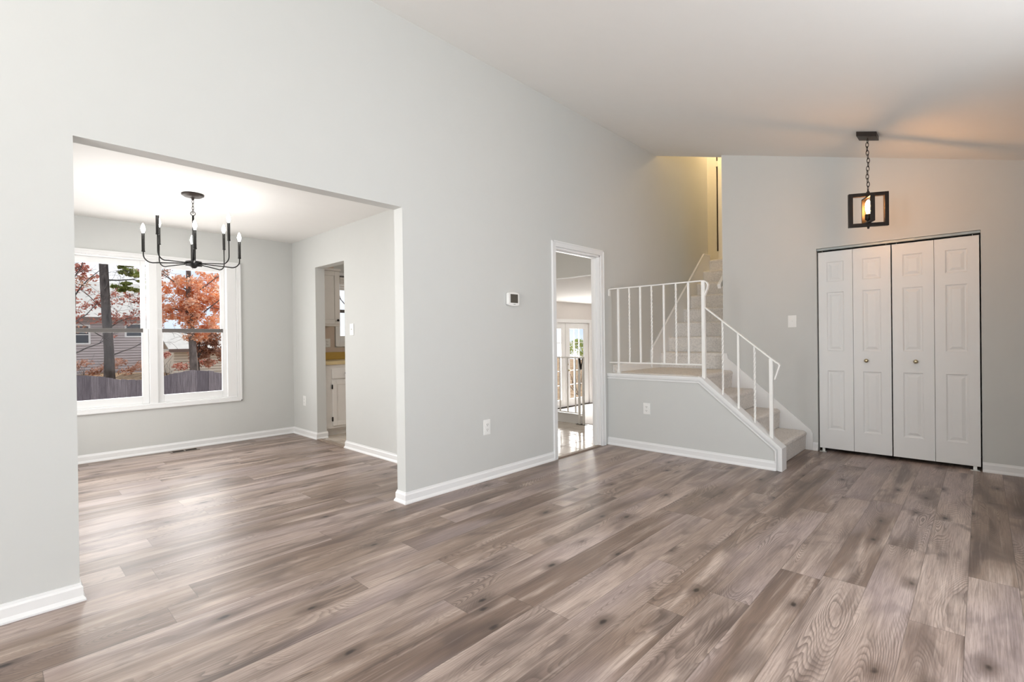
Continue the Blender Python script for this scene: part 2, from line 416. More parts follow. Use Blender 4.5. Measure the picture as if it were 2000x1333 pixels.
def wall(axis, p0, p1, u0, u1, z0, z1, holes=(), ztop=None):
    """solid wall with rectangular holes; axis is the wall's normal, u the other horizontal axis"""
    us = sorted({u0, u1, *[h[0] for h in holes], *[h[1] for h in holes]})
    zs = sorted({z0, z1, *[h[2] for h in holes], *[h[3] for h in holes]})
    us = [u for u in us if u0 <= u <= u1]; zs = [z for z in zs if z0 <= z <= z1]
    mb = MB(); idx = {}
    def V(i, j, k):
        if (i, j, k) not in idx:
            z = zs[j]
            if ztop and j == len(zs)-1: z = ztop(us[i])
            p = p1 if k else p0
            idx[(i, j, k)] = len(mb.v); mb.v.append((p, us[i], z) if axis == 'x' else (us[i], p, z))
        return idx[(i, j, k)]
    def solid(i, j):
        if not (0 <= i < len(us)-1 and 0 <= j < len(zs)-1): return False
        u, z = (us[i]+us[i+1])/2, (zs[j]+zs[j+1])/2
        return not any(h[0] < u < h[1] and h[2] < z < h[3] for h in holes)
    def face(*q): mb.f.append(q); mb.sm.append(False)
    for i in range(len(us)-1):
        for j in range(len(zs)-1):
            if not solid(i, j): continue
            for k in (0, 1): face(V(i,j,k), V(i+1,j,k), V(i+1,j+1,k), V(i,j+1,k))
            if not solid(i-1, j): face(V(i,j,0), V(i,j,1), V(i,j+1,1), V(i,j+1,0))
            if not solid(i+1, j): face(V(i+1,j,0), V(i+1,j,1), V(i+1,j+1,1), V(i+1,j+1,0))
            if not solid(i, j-1): face(V(i,j,0), V(i+1,j,0), V(i+1,j,1), V(i,j,1))
            if not solid(i, j+1): face(V(i,j+1,0), V(i+1,j+1,0), V(i+1,j+1,1), V(i,j+1,1))
    return mb

BASE = [(0, 0), (.021, 0), (.021, .008), (.014, .020), (.0115, .024), (.0115, .062), (.006, .071), (.004, .082), (0, .082)]
def baseboard(path, side, z=0.0, prof=BASE, mb=None):
    """profile swept along an xy path; side=+1: offset to the left of travel, -1: right"""
    mb = mb or MB(); P = [Vector((a, b)) for a, b in path]; n = len(P); m = len(prof); vs = []; fs = []
    for i in range(n):
        d0 = (P[i]-P[i-1]).normalized() if i else (P[1]-P[0]).normalized()
        d1 = (P[i+1]-P[i]).normalized() if i < n-1 else d0
        n0 = Vector((-d0.y, d0.x))*side; n1 = Vector((-d1.y, d1.x))*side
        nn = (n0+n1).normalized(); k = 1/max(.3, nn.dot(n0))
        for o, h in prof: q = P[i]+nn*o*k; vs.append((q.x, q.y, z+h))
    for i in range(n-1):
        for j in range(m):
            a, b = i*m+j, i*m+(j+1) % m; fs.append((a, b, b+m, a+m))
    fs += [tuple(range(m)), tuple(range(n*m-1, (n-1)*m-1, -1))]
    return mb.add(vs, fs)

# ------------------------------------------------------------------ key dimensions
T = .105
XH, XC, XR, YD, ZD = 4.696, 5.795, 2.673, 3.437, 2.451
HO = 2.137
X1, X2 = .262, 2.037
DX0, DX1, DH = 3.787, 4.571, 2.077          # clear opening of the hall doorway
CW = .057                                    # casing width
zc = lambda y: 3.5074+.2832*y                # sloped ceiling
YF, XB, XL = -3.95, -5.0, -.29
YS = -.857                                   # side wall of the stairwell
ZL = .793; RZ = .194; TR = .23; XS = 5.925; XT = XS+7*TR; ZT = ZL+8*RZ

# ------------------------------------------------------------------ floors and ceilings
fl = MB()
fl.prism([(XB, YF), (XC+.02, YF), (XC+.02, 0), (4.58, 0), (4.58, .03), (DX0-.01, .03), (DX0-.01, 0), (X2, 0), (X2, T), (XR+.03, T), (XR+.03, YD), (XL, YD), (XL, T), (X1, T), (X1, 0), (XB, 0)], 'z', -.12, 0)
struct(fl, 'floor', 'planks', 'grey brown wood plank floor of the living and dining rooms', 'floor')
tf = MB(); tf.prism([(XR+.03, T), (DX0-.01, T), (DX0-.01, .03), (4.58, .03), (4.58, T), (5.60, T), (5.60, YD), (XR+.03, YD)], 'z', -.12, .004)
struct(tf, 'floor_tile', 'tile', 'glossy beige tile floor of the kitchen and back hall', 'floor')
struct(MB().box(5.60, 12.2, .2, 4.25, -.60, -.48), 'floor_carpet', 'carpet_family', 'pale carpet of the sunken family room', 'floor')
ce = MB(); ce.prism([(0.0, zc(0)), (YF, zc(YF)), (YF, zc(YF)+.12), (0.0, zc(0)+.12)], 'x', XB, XC)
struct(ce, 'ceiling', 'ceiling', 'white sloping ceiling over the living room', 'ceiling')
struct(MB().box(XL-.1, XR+.1, T, YD, ZD, ZD+.1), 'ceiling_dining', 'ceiling', 'flat white ceiling over the dining room', 'ceiling')
struct(MB().box(XR+.115, 5.7, T, YD, ZD, ZD+.1), 'ceiling_kitchen', 'ceiling', 'flat ceiling over the kitchen and back hall', 'ceiling')
struct(MB().box(5.7, 12.2, .2, 4.2, 2.045, 2.15), 'ceiling_family', 'ceiling', 'pale low ceiling of the sunken family room', 'ceiling')
struct(MB().box(XC, 8.4, YS-.1, 2.2, 4.78, 4.9), 'ceiling_stairwell', 'ceiling', 'ceiling above the stairwell and upper hall', 'ceiling')
struct(MB().prism([(XT+.3, YS+.001), (8.4, YS+.001), (8.4, 2.2), (7.42, 2.2), (7.42, T), (7.53, T), (7.53, .001), (XT+.3, .001)], 'z', ZT-.12, ZT), 'floor_upper', 'carpet', 'carpeted floor at the top of the stairs', 'floor')

# ------------------------------------------------------------------ walls
struct(wall('y', 0, T, XB, 7.52, 0, 4.78, [(X1, X2, 0, HO), (DX0, DX1, 0, DH)]), 'wall_left', 'wall', 'long pale grey wall with the wide dining opening and the hall doorway', 'wall')
struct(wall('x', XC, XC+.10, YF, YS, 0, 3.3, [(-3.011, -1.795, 0, 2.06)], ztop=zc), 'wall_far', 'wall', 'pale grey far wall around the white closet doors', 'wall')
struct(wall('x', XC, XC+.10, YS, 0, zc(YS), 4.78, ztop=lambda y: 4.78), 'wall_header', 'wall', 'wall above the ceiling line over the stairwell', 'wall') if False else None
hd = MB(); hd.prism([(YS, zc(YS)), (0, zc(0)), (0, 4.78), (YS, 4.78)], 'x', XC, XC+.1)
struct(hd, 'wall_header', 'ceiling', 'header over the mouth of the stairwell', 'wall')
struct(wall('y', YS-.09, YS, XC+.1, 8.4, 0, 4.78), 'wall_stairwell', 'wall', 'side wall of the upper stair flight', 'wall')
struct(wall('y', YD, YD+.15, XL-.1, 5.7, -.2, 2.6, [(.33, 2.05, .48+.012, 2.125-.012), (3.30, 4.14, 1.16, 2.07)]), 'wall_window', 'wall', 'pale grey dining room wall with the double window', 'wall')
struct(wall('x', XR, XR+.115, T, YD, 0, ZD, [(2.073, 2.778, 0, 2.066)]), 'wall_right', 'wall', 'pale dining room wall with the kitchen doorway', 'wall')
struct(wall('x', XL-.1, XL, T, YD, 0, ZD, [(.9, 2.7, .5, 2.0)]), 'wall_dining_left', 'wall', 'dining room wall with an added side window hidden left of the opening', 'wall')
struct(wall('y', YF-.12, YF, XB-.12, XC+.1, 0, 2.40, [(.7, 3.1, .6, 2.1)]), 'wall_front', 'wall', 'front wall of the living room with a wide unseen window built for its light', 'wall')
struct(wall('x', XB-.12, XB, YF, T, 0, 3.6, [(-3.5, -1.1, .4, 2.2)], ztop=lambda y: zc(min(y, 0))), 'wall_back', 'wall', 'rear wall of the living room with an unseen window built for its light', 'wall')
struct(MB().box(3.33, 3.45, YF, -3.54, 0, 2.05), 'wall_shade_stub', 'wall', 'unseen short wall stub added to shade the right end of the far wall', 'wall')  # stub put in to block front window light
struct(MB().box(-2.2, -2.1, YF, -2.05, 0, 2.05), 'wall_light_block', 'wall', 'unseen low wall added behind the camera to block rear light', 'wall')  # unseen wall placed so the far wall darkens to the right
# closet interior
struct(wall('x', 6.45, 6.5, -3.2, -1.6, 0, 2.4), 'wall_closet', 'wall', 'back wall inside the closet', 'wall')
struct(MB().box(5.9, 6.45, -3.25, -1.6, 2.35, 2.4), 'ceiling_closet', 'wall', 'ceiling inside the closet', 'ceiling')
struct(MB().box(5.9, 6.5, -3.25, -3.2, 0, 2.4).box(5.9, 6.5, -1.6, -1.55, 0, 2.4), 'wall_closet_side', 'wall', 'side walls inside the closet', 'wall')
struct(MB().box(5.815, 6.5, -3.2, -1.6, -.12, -.001), 'floor_closet', 'planks', 'plank floor inside the closet', 'floor')
# kitchen, hall and family room shell
struct(wall('x', 5.60, 5.70, T, YD, 2.04, ZD), 'wall_bulkhead', 'wall', 'grey bulkhead above the railing in the back hall', 'wall')
struct(wall('y', 4.2, 4.35, 5.6, 12.2, -.6, 2.2, [(8.52, 10.425, -.48, 1.56)]), 'wall_family', 'family_wall', 'pale family room wall around the french doors', 'wall')
struct(wall('x', 5.60, 5.70, YD+.15, 4.35, -.6, 2.2), 'wall_family_left', 'family_wall', 'short family room wall beside the kitchen', 'wall')
struct(wall('x', 12.1, 12.2, .2, 4.2, -.6, 2.2), 'wall_family_right', 'family_wall', 'far right wall of the family room', 'wall')
struct(wall('y', .12, .2, 5.7, 12.2, -.6, 2.2), 'wall_family_near', 'family_wall', 'near wall of the family room below the stairs', 'wall')
# upper hall shell
struct(wall('x', 8.3, 8.4, YS, 2.2, ZT, 4.78, [(-.50, .325, ZT, 4.36)]), 'wall_upper', 'wall', 'wall at the top of the stairs', 'wall')
struct(wall('y', 2.1, 2.2, 7.4, 8.4, ZT, 4.78), 'wall_upper_left', 'wall', 'left end wall of the upper hall', 'wall')
struct(wall('x', 7.42, 7.52, T, 2.1, ZT, 4.78), 'wall_upper_near', 'wall', 'near wall of the upper hall', 'wall')
# stair half wall: body stays below the white cap
CAPF = .789; CY0 = -1.05; CY1 = -1.757; CZ1 = .20
hw = MB(); hw.prism([(0, 0), (0, CAPF-.02), (CY0, CAPF-.02), (CY1+.02, CZ1-.02), (CY1+.02, 0)], 'x', XH, XH+.11)
struct(hw, 'wall_stair', 'wall', 'low grey half wall along the stairs', 'wall')

# ------------------------------------------------------------------ trim
def cap_trim():
    mb = MB(); path = [Vector((0, CAPF)), Vector((CY0, CAPF)), Vector((CY1, CZ1)), Vector((CY1, 0))]
    def section(x0, x1, d0, d1):
        vs = []; fs = []; n = len(path)
        for i in range(n):
            a = (path[i]-path[i-1]).normalized() if i else (path[1]-path[0]).normalized()
            b = (path[i+1]-path[i]).normalized() if i < n-1 else a
            na, nb = Vector((-a.y, a.x)), Vector((-b.y, b.x)); nn = (na+nb).normalized(); k = 1/max(.3, nn.dot(na))
            for x, d in ((x0, d0), (x1, d0), (x1, d1), (x0, d1)):
                q = path[i]+nn*d*k; vs.append((x, q.x, q.y))
        for i in range(n-1):
            for k in range(4): fs.append((i*4+k, i*4+(k+1) % 4, i*4+4+(k+1) % 4, i*4+4+k))
        fs += [(3, 2, 1, 0), tuple((n-1)*4+q for q in range(4))]
        mb.add(vs, fs)
    section(XH-.012, XH+.122, 0, .024)
    section(XH-.008, XH, .024, .036)
    section(XH-.005, XH, .039, .044)
    section(XH-.010, XH, .046, .060)
    return mb
struct(cap_trim(), 'trim_1', 'trim', 'white moulded cap on top of the stair half wall', 'trim', .003)
def casing(u0, u1, h, w, y0, y1):
    mb = MB()
    mb.box(u0-w, u0, y0, y1, 0, h+w).box(u1, u1+w, y0, y1, 0, h+w).box(u0, u1, y0, y1, h, h+w)
    mb.box(u0-w, u0-w+.014, y0-.006, y0, 0, h+w).box(u1+w-.014, u1+w, y0-.006, y0, 0, h+w).box(u0-w, u1+w, y0-.006, y0, h+w-.014, h+w)
    return mb
cs = casing(DX0, DX1, DH, CW, -.014, 0)
cs.box(DX0, DX0+.018, 0, T, 0, DH).box(DX1-.018, DX1, 0, T, 0, DH).box(DX0, DX1, 0, T, DH-.018, DH)      # jamb lining
cs.box(DX0+.018, DX0+.03, .04, .075, 0, DH-.018).box(DX1-.03, DX1-.018, .04, .075, 0, DH-.018).box(DX0+.018, DX1-.018, .04, .075, DH-.03, DH-.018)
struct(cs, 'trim_2', 'trim', 'white casing and jamb of the hall doorway', 'trim', .002)
struct(baseboard([(XB, 0), (X1, 0), (X1, T), (-.1, T)], -1), 'baseboard_left', 'trim', 'white baseboard at the wall left of the dining opening', 'baseboard')
struct(baseboard([(2.3, T), (X2, T), (X2, 0), (DX0-CW, 0)], -1), 'baseboard_middle', 'trim', 'white baseboard between the dining opening and the hall doorway', 'baseboard')
struct(baseboard([(XH, -.002), (XH, CY1+.05)], -1), 'baseboard_stair', 'trim', 'white baseboard along the stair half wall', 'baseboard')
struct(baseboard([(XC, -3.011), (XC, YF)], -1), 'baseboard_far', 'trim', 'white baseboard right of the closet doors', 'baseboard')
struct(baseboard([(XC, -1.752), (XC, -1.795)], -1), 'baseboard_closet', 'trim', 'short white baseboard between the stair skirt and the closet', 'baseboard')
struct(baseboard([(XL, YD), (XR, YD), (XR, 2.778), (XR+.13, 2.778)], -1), 'baseboard_window', 'trim', 'white baseboard below the dining window turning into the kitchen doorway', 'baseboard')
struct(baseboard([(XR+.115, 2.073), (XR, 2.073), (XR, T)], -1), 'baseboard_right', 'trim', 'white baseboard on the dining wall right of the kitchen doorway', 'baseboard')
struct(baseboard([(XH+.12, 0), (5.69, 0)], -1, ZL), 'baseboard_landing', 'trim', 'white baseboard along the stair landing', 'baseboard')
sk = MB(); sk.prism([(YS, .70), (YS, .985), (YS-.045, .985), (YS-.058, .925), (YS-.105, .885), (-1.725, .215), (-1.752, .175), (-1.752, 0), (-1.5, 0)], 'x', XC-.02, XC)
struct(sk, 'trim_3', 'trim', 'white stepped skirt board on the far wall beside the lower steps', 'trim', .003)
sl = RZ/TR
sk2 = MB(); sk2.prism([(5.69, ZL-.02), (5.69, ZL+.22), (5.715, ZL+.25), (XT-.20, ZL+.25+sl*(XT-.20-5.715)), (XT+.02, ZL+.25+sl*(XT-.20-5.715)), (XT+.02, ZT-.30), (XS+.2, ZL-.1)], 'y', -.018, 0)
sk2.prism([(5.682, ZL-.02), (5.682, ZL+.225), (5.71, ZL+.262), (XT-.205, ZL+.262+sl*(XT-.20-5.715)), (XT+.02, ZL+.262+sl*(XT-.20-5.715)), (XT+.02, ZL+.245+sl*(XT-.20-5.715)), (XT-.195, ZL+.245+sl*(XT-.20-5.715)), (5.715, ZL+.245), (5.69, ZL+.215), (5.69, ZL-.02)], 'y', -.026, 0)
struct(sk2, 'trim_4', 'trim', 'white skirt board climbing the left wall beside the upper steps', 'trim', .002)
def threshold(mb, name, label): return struct(mb, name, M['register'] if False else M['threshold'], label, 'threshold', .002)
M['threshold'] = plain('brown_wood_threshold', (.30, .235, .185), .5, vary=.15, scale=30)
threshold(MB().prism([(DX0+.018, 0), (DX0+.018, .045), (DX1-.018, .045), (DX1-.018, 0)], 'z', 0, .009), 'trim_5', 'brown wood threshold strip in the hall doorway')
threshold(MB().box(XR-.012, XR+.045, 2.075, 2.776, 0, .009), 'trim_6', 'brown wood threshold strip in the kitchen doorway')

# ------------------------------------------------------------------ windows
def window(name, label, x0, x1, z0, z1, yin, panes, zmid, casew, depth=.15, frame_mat='trim', sill=True):
    """double hung window in a y-normal wall; panes: list of (xa, xb) sash openings"""
    w = thing(name, label, 'window', ((x0+x1)/2, yin, z0), kind='structure')
    mb = MB()
    mb.box(x0-casew, x0, yin-.018, yin, z0-casew, z1+casew).box(x1, x1+casew, yin-.018, yin, z0-casew, z1+casew)
    mb.box(x0, x1, yin-.018, yin, z1, z1+casew).box(x0, x1, yin-.018, yin, z0-casew, z0)
    mb.box(x0-casew, x0-casew+.018, yin-.026, yin-.018, z0-casew, z1+casew).box(x1+casew-.018, x1+casew, yin-.026, yin-.018, z0-casew, z1+casew)
    mb.box(x0-casew, x1+casew, yin-.026, yin-.018, z1+casew-.018, z1+casew).box(x0-casew, x1+casew, yin-.026, yin-.018, z0-casew, z0-casew+.018)
    mb.build('casing', frame_mat, w, .003)
    fr = MB(); yo = yin+depth
    fr.box(x0, max(x0+.012, panes[0][0]-.045), yin+.004, yo, z0, z1).box(min(x1-.012, panes[-1][1]+.045), x1, yin+.004, yo, z0, z1).box(x0, x1, yin, yo, z0, z0+.012).box(x0, x1, yin, yo, z1-.012, z1)
    xs = [x0+.012]
    for a, b in zip(panes[:-1], panes[1:]): fr.box(a[1]+.06, b[0]-.06, yin+.005, yo, z0, z1)
    fr.build('window_frame', frame_mat, w, .002)
    for k, (xa, xb) in enumerate(panes):
        for q, (za, zb, yy) in enumerate(((z0+.09, zmid-.02, yin+.045), (zmid+.02, z1-.075, yin+.085))):
            sb = MB(); s = .058 if q == 0 else .045
            zl = z0+.012 if q == 0 else zmid-.02; zh = zmid+.02 if q == 0 else z1-.012
            sb.box(xa-s, xa, yy, yy+.03, zl, zh).box(xb, xb+s, yy, yy+.03, zl, zh).box(xa, xb, yy, yy+.03, zl, za).box(xa, xb, yy, yy+.03, zb, zh)
            so = sb.build('lower_sash' if q == 0 else 'upper_sash', frame_mat, w, .003)
            MB().box(xa, xb, yy+.012, yy+.018, za, zb).build('glass_pane', 'glass', so)
            if q == 0: MB().box(xa-.01, xb+.01, yy-.006, yy+.036, zmid-.022, zmid+.020).build('meeting_rail', 'sash_rail', so, .003)
    return w
M['sash_rail'] = plain('grey_sash_rail', (.12, .108, .10), .5, vary=.05)
window('window_1', 'white double window of the dining room with four panes', .372, 2.008, .525, 2.083, YD, [(.545, 1.095), (1.285, 1.862)], 1.32, .045)
window('window_2', 'white kitchen window beside the wall cabinet', 3.30, 4.14, 1.16, 2.07, YD, [(3.345, 4.095)], 1.60, .058)
def simple_window(name, label, axis, pos, u0, u1, z0, z1):
    w = thing(name, label, 'window', (pos, (u0+u1)/2, z0) if axis == 'x' else ((u0+u1)/2, pos, z0), kind='structure')
    def B(mb, a, b, c, d, p, q): return mb.box(p, q, a, b, c, d) if axis == 'x' else mb.box(a, b, p, q, c, d)
    fr = MB(); p, q = pos-.03, pos+.03
    B(fr, u0, u0+.05, z0, z1, p, q); B(fr, u1-.05, u1, z0, z1, p, q); B(fr, u0+.05, u1-.05, z0, z0+.05, p, q); B(fr, u0+.05, u1-.05, z1-.05, z1, p, q)
    um = (u0+u1)/2; B(fr, um-.03, um+.03, z0+.05, z1-.05, p, q)
    fr.build('window_frame', 'trim', w)
    g = MB(); B(g, u0+.05, u1-.05, z0+.05, z1-.05, pos-.003, pos+.003); g.build('glass_pane', 'glass', w)
simple_window('unseen_window_3', 'wide unseen front window built behind the camera for its light', 'y', YF-.06, .7, 3.1, .6, 2.1)  # unseen; built to shape the living room light
simple_window('unseen_window_4', 'unseen rear window built behind the camera for its light', 'x', XB-.06, -3.5, -1.1, .4, 2.2)  # also unseen, built to bring light from the rear

simple_window('unseen_window_5', 'unseen side window added to light the dining room', 'x', XL-.07, .9, 2.7, .5, 2.0)  # added out of view to light the dining room
# ------------------------------------------------------------------ stairs
def step_lower(k):
    zt = [.198, .40, .60, ZL][k]; zb = [0, .198, .40, .60][k]; yn = [-1.70, -1.455, -1.21, -.965][k]
    nxt = -1.455+.0 if k == 0 else (-1.21 if k == 1 else (-.965 if k == 2 else 0.0))
    y2 = nxt+.03 if k < 3 else -.001
    arc = [(yn+.012, zb), (yn+.005, zt-.055), (yn, zt-.034), (yn+.003, zt-.018), (yn+.012, zt-.006), (yn+.028, zt)]
    poly = arc+[(y2, zt), (y2, zb)]
    return poly
M['carpet_low'] = M['carpet']
st = thing('staircase', 'greige carpeted staircase with a landing behind the white railing', 'staircase', (5.3, -.9, 0))
for k in range(3):
    MB().prism(step_lower(k), 'x', XH+.112, XC-.022).build('step', 'carpet', st, .012)
ld = MB(); ld.prism(step_lower(3), 'x', XH+.112, XC-.001)
ld.box(XC-.001, XS, YS+.001, -.001, .60, ZL)
ld.build('landing', 'carpet', st, .0)
for k in range(8):
    x = XS+TR*k; zb = ZL+RZ*k; zt = zb+RZ; x2 = x+TR+.03 if k < 7 else XT+.299
    y1 = -.0185
    if k == 7: zz = zt
    poly = [(x, zb-.05 if k else zb), (x-.004, zt-.055), (x-.009, zt-.034), (x-.006, zt-.016), (x+.003, zt-.005), (x+.018, zt+.001), (x2, zt+.001), (x2, zb-.05 if k else zb)]
    MB().prism(poly, 'y', YS+.002, y1).build('step', 'carpet', st)

# ------------------------------------------------------------------ stair railing
rl = thing('stair_railing', 'white metal railing with straight and twisted balusters on the stair half wall', 'railing', (4.745, -.6, CAPF))
RX = 4.745; ZR = 1.72; SLP = .826
MB().strip([(RX, -.006, ZR-.075), (RX, -.006, ZR-.006), (RX, -.02, ZR)] + [(RX, -1.045, ZR), (RX, -1.075, ZR-.004), (RX, -1.098, ZR-.02), (RX, -1.110, ZR-.045), (RX, -1.104, ZR-.075), (RX, -1.075, ZR-.145)], .032, .012, (1, 0, 0)).build('top_rail', 'iron', rl, .002)
MB().strip([(RX, -.003, .906), (RX, -1.045, .906)], .026, .014, (1, 0, 0)).build('bottom_rail', 'iron', rl, .002)
def post(y, z0, z1, w, foot=False, name='post'):
    mb = MB().box(RX-w/2, RX+w/2, y-w/2, y+w/2, z0, z1)
    if foot: mb.box(RX-w*.9, RX+w*.9, y-w*.9, y+w*.9, z0, z0+.012).box(RX-w*.68, RX+w*.68, y-w*.68, y+w*.68, z0+.012, z0+.035)
    return mb.build(name, 'iron', rl, .003)
post(-.118, CAPF, ZR-.006, .022, True)
post(-1.062, CAPF-.02, ZR-.002, .033, False)
for i, y in enumerate((-.2545, -.386, -.516, -.653, -.7825, -.9125)):
    if i % 2 == 0: MB().twist((RX, y, .912), (RX, y, ZR-.005), .0135, 4.5).build('baluster', 'iron', rl)
    else: MB().box(RX-.009, RX+.009, y-.009, y+.009, .912, ZR-.005).build('baluster', 'iron', rl, .002)
zcap = lambda y: CAPF+(y-CY0)*(CAPF-CZ1)/(CY0-CY1) if y < CY0 else CAPF
zrl = lambda y: 1.462+(y+1.075)*SLP
MB().strip([(RX, -1.070, zrl(-1.070)), (RX, -1.700, zrl(-1.700)), (RX, -1.722, zrl(-1.715)), (RX, -1.730, zrl(-1.735)), (RX, -1.722, zrl(-1.725)-.035), (RX, -1.690, .792)], .032, .012, (1, 0, 0)).build('sloping_rail', 'iron', rl, .002)
for i, y in enumerate((-1.240, -1.382, -1.522)):
    a, b = zcap(y)-.004, zrl(y)-.004
    if i % 2 == 0: MB().twist((RX, y, a), (RX, y, b), .0135, 3.5).build('baluster', 'iron', rl)
    else: MB().box(RX-.009, RX+.009, y-.009, y+.009, a, b).build('baluster', 'iron', rl, .002)
post(-1.660, zcap(-1.660)-.02, zrl(-1.660)-.002, .03, False)
MB().lathe([(.006, 0), (.006, .006), (.002, .008)], (RX-.03, -1.02, CAPF), seg=10).build('screw_cap', 'iron', rl)

hr = thing('handrail', 'white wooden handrail on the stairwell wall', 'handrail', (6.2, YS+.06, 1.9))
MB().strip([(5.80, YS+.045, 1.755), (5.86, YS+.045, 1.80), (7.40, YS+.045, 1.80+sl*1.54)], .04, .055, (0, 1, 0)).build('rail', 'iron', hr, .008)
for x in (5.95, 7.2): MB().bar((x, YS, 1.80+sl*(x-5.86)-.06), (x, YS+.045, 1.80+sl*(x-5.86)-.02), .02, .02).build('bracket', 'nickel', hr)

# ------------------------------------------------------------------ closet bifold doors
def leaf_mesh(y0, y1, z0, z1, pc, xf, th=.028):
    """moulded door leaf facing -x with three raised panels centred on y=pc"""
    hwid = .073; pz = [(.222, .822), (1.018, 1.612), (1.715, 1.918)]
    ys = [y0, pc-hwid, pc+hwid, y1]; zs = [z0]+[q for p in pz for q in p]+[z1]; mb = MB()
    for i in range(3):
        for j in range(len(zs)-1):
            a, b, c, d = ys[i], ys[i+1], zs[j], zs[j+1]
            if i == 1 and j % 2 == 1:
                R = [(0, 0), (.010, .007), (.020, .008), (.044, .0015)]
                prev = None
                for ins, dep in R:
                    ring = [(xf+dep, a+ins, c+ins), (xf+dep, b-ins, c+ins), (xf+dep, b-ins, d-ins), (xf+dep, a+ins, d-ins)]
                    if prev: 
                        for k in range(4): mb.add([prev[k], prev[(k+1) % 4], ring[(k+1) % 4], ring[k]], [(0, 1, 2, 3)])
                    prev = ring
                mb.add(prev, [(0, 1, 2, 3)])
            else: mb.add([(xf, a, c), (xf, b, c), (xf, b, d), (xf, a, d)], [(0, 1, 2, 3)])
    mb.add([(xf, y0, z0), (xf, y1, z0), (xf, y1, z1), (xf, y0, z1), (xf+th, y0, z0), (xf+th, y1, z0), (xf+th, y1, z1), (xf+th, y0, z1)],
           [(4, 5, 6, 7), (0, 1, 5, 4), (1, 2, 6, 5), (2, 3, 7, 6), (3, 0, 4, 7)])
    return mb
XF = XC+.028
def bifold(ya, ym, yb, knob_y, knob_leaf, pivots, label):
    d = thing('bifold_door', label, 'closet door', (XF, (ya+yb)/2, .03), group='closet bifold doors', kind='thing')
    leaves = []
    for a, b in ((ya, ym-.0015), (ym+.0015, yb)):
        lo, hi = min(a, b), max(a, b)
        leaves.append(leaf_mesh(lo, hi, .032, 2.021, (lo+hi)/2, XF).build('door_leaf', 'door', d))
    MB().lathe([(.006, 0), (.006, .012), (.017, .018), (.0185, .026), (.014, .033), (.006, .036)], (XF, knob_y, .927), (-1, 0, 0), 20).build('knob', 'brass', leaves[knob_leaf])
    for y in pivots: MB().lathe([(.004, 0), (.004, .018)], (XF+.012, y, 2.021), seg=8).build('pivot_pin', 'nickel', d)
bifold(-3.001, -2.706, -2.4055, -2.575, 1, (-2.96, -2.44), 'right hand white panelled folding closet door with brass knob')
bifold(-2.3955, -2.098, -1.805, -2.205, 0, (-2.36, -1.84), 'left hand white panelled folding closet door with brass knob')
tk = MB().box(XC+.012, XC+.05, -3.010, -1.796, 2.036, 2.059)
struct(tk, 'trim_7', 'track', 'grey metal track above the closet doors', 'track', .002)
for i, (y, lab) in enumerate(((-1.84, 'small metal floor bracket under the left closet door'), (-2.965, 'small metal floor bracket under the right closet door'))):
    tag(MB().box(XC-.008, XC+.05, y-.03, y+.03, 0, .005).box(XC+.03, XC+.036, y-.012, y+.012, .005, .03).build('pivot_bracket', 'nickel', None), lab, 'bracket', 'closet door floor brackets')

# ------------------------------------------------------------------ switches, outlets, thermostat, vent
def plate(name, label, cat, group, c, n, w, h, kind):
    """wall plate centred at c with outward normal n"""
    n = Vector(n); side = Vector((0, 0, 1)).cross(n).normalized(); up = Vector((0, 0, 1))
    t = thing(name, label, cat, c, group)
    def slab(sx, sz, du, dz, d0, d1):
        mb = MB(); vs = []
        for d in (d0, d1):
            for a, b in ((-1, -1), (1, -1), (1, 1), (-1, 1)): vs.append(Vector(c)+side*(du+a*sx/2)+up*(dz+b*sz/2)+n*d)
        return mb.add(vs, [(3,2,1,0),(4,5,6,7),(0,1,5,4),(1,2,6,5),(2,3,7,6),(3,0,4,7)])
    slab(w, h, 0, 0, 0, .006).build('cover_plate', 'plastic', t, .003)
    if kind == 'outlet':
        for s in (-1, 1):
            r = slab(w*.42, h*.24, 0, s*h*.165, .004, .0085).build('receptacle', 'plastic', t, .003)
            mb = slab(.003, .010, -.007, s*h*.165+.003, .008, .0089); m2 = slab(.003, .008, .007, s*h*.165+.003, .008, .0089); m3 = slab(.005, .005, 0, s*h*.165-.009, .008, .0089)
            for q in (m2, m3): mb.add(q.v, q.f)
            mb.build('slots', 'slot', r)
    else:
        slab(.011, .025, 0, 0, .005, .0075).build('toggle_surround', 'plastic', t)
        slab(.009, .012, 0, .004, .006, .016).build('toggle', 'plastic', t, .002)
    return t
G1, G2 = 'wall outlets', 'light switches'
plate('wall_outlet', 'white outlet low on the long wall right of the dining opening', 'outlet', G1, (2.845, 0, .442), (0, -1, 0), .078, .128, 'outlet')
plate('wall_outlet', 'white outlet on the stair half wall below the railing', 'outlet', G1, (XH, -.475, .434), (-1, 0, 0), .078, .118, 'outlet')
plate('wall_outlet', 'faint white outlet low on the dining wall left of the kitchen doorway', 'outlet', G1, (XR, 3.112, .44), (-1, 0, 0), .078, .122, 'outlet')
plate('wall_outlet', 'outlet above the mustard backsplash in the kitchen', 'outlet', G1, (3.128, YD-.0062, 1.155), (0, -1, 0), .085, .118, 'outlet')
plate('light_switch', 'white switch on the far wall left of the closet doors', 'switch', G2, (XC, -1.570, 1.328), (-1, 0, 0), .080, .126, 'switch')
plate('light_switch', 'white switch on the dining wall right of the kitchen doorway', 'switch', G2, (XR, 1.913, 1.303), (-1, 0, 0), .082, .128, 'switch')
th = thing('thermostat', 'white wall thermostat with a grey screen left of the hall doorway', 'thermostat', (3.165, 0, 1.53))
tb = MB(); ww, hh = .072, .055
poly = []
for a, b, s in ((-1, -1, 1), (1, -1, 1), (1, 1, 1), (-1, 1, 1)): pass
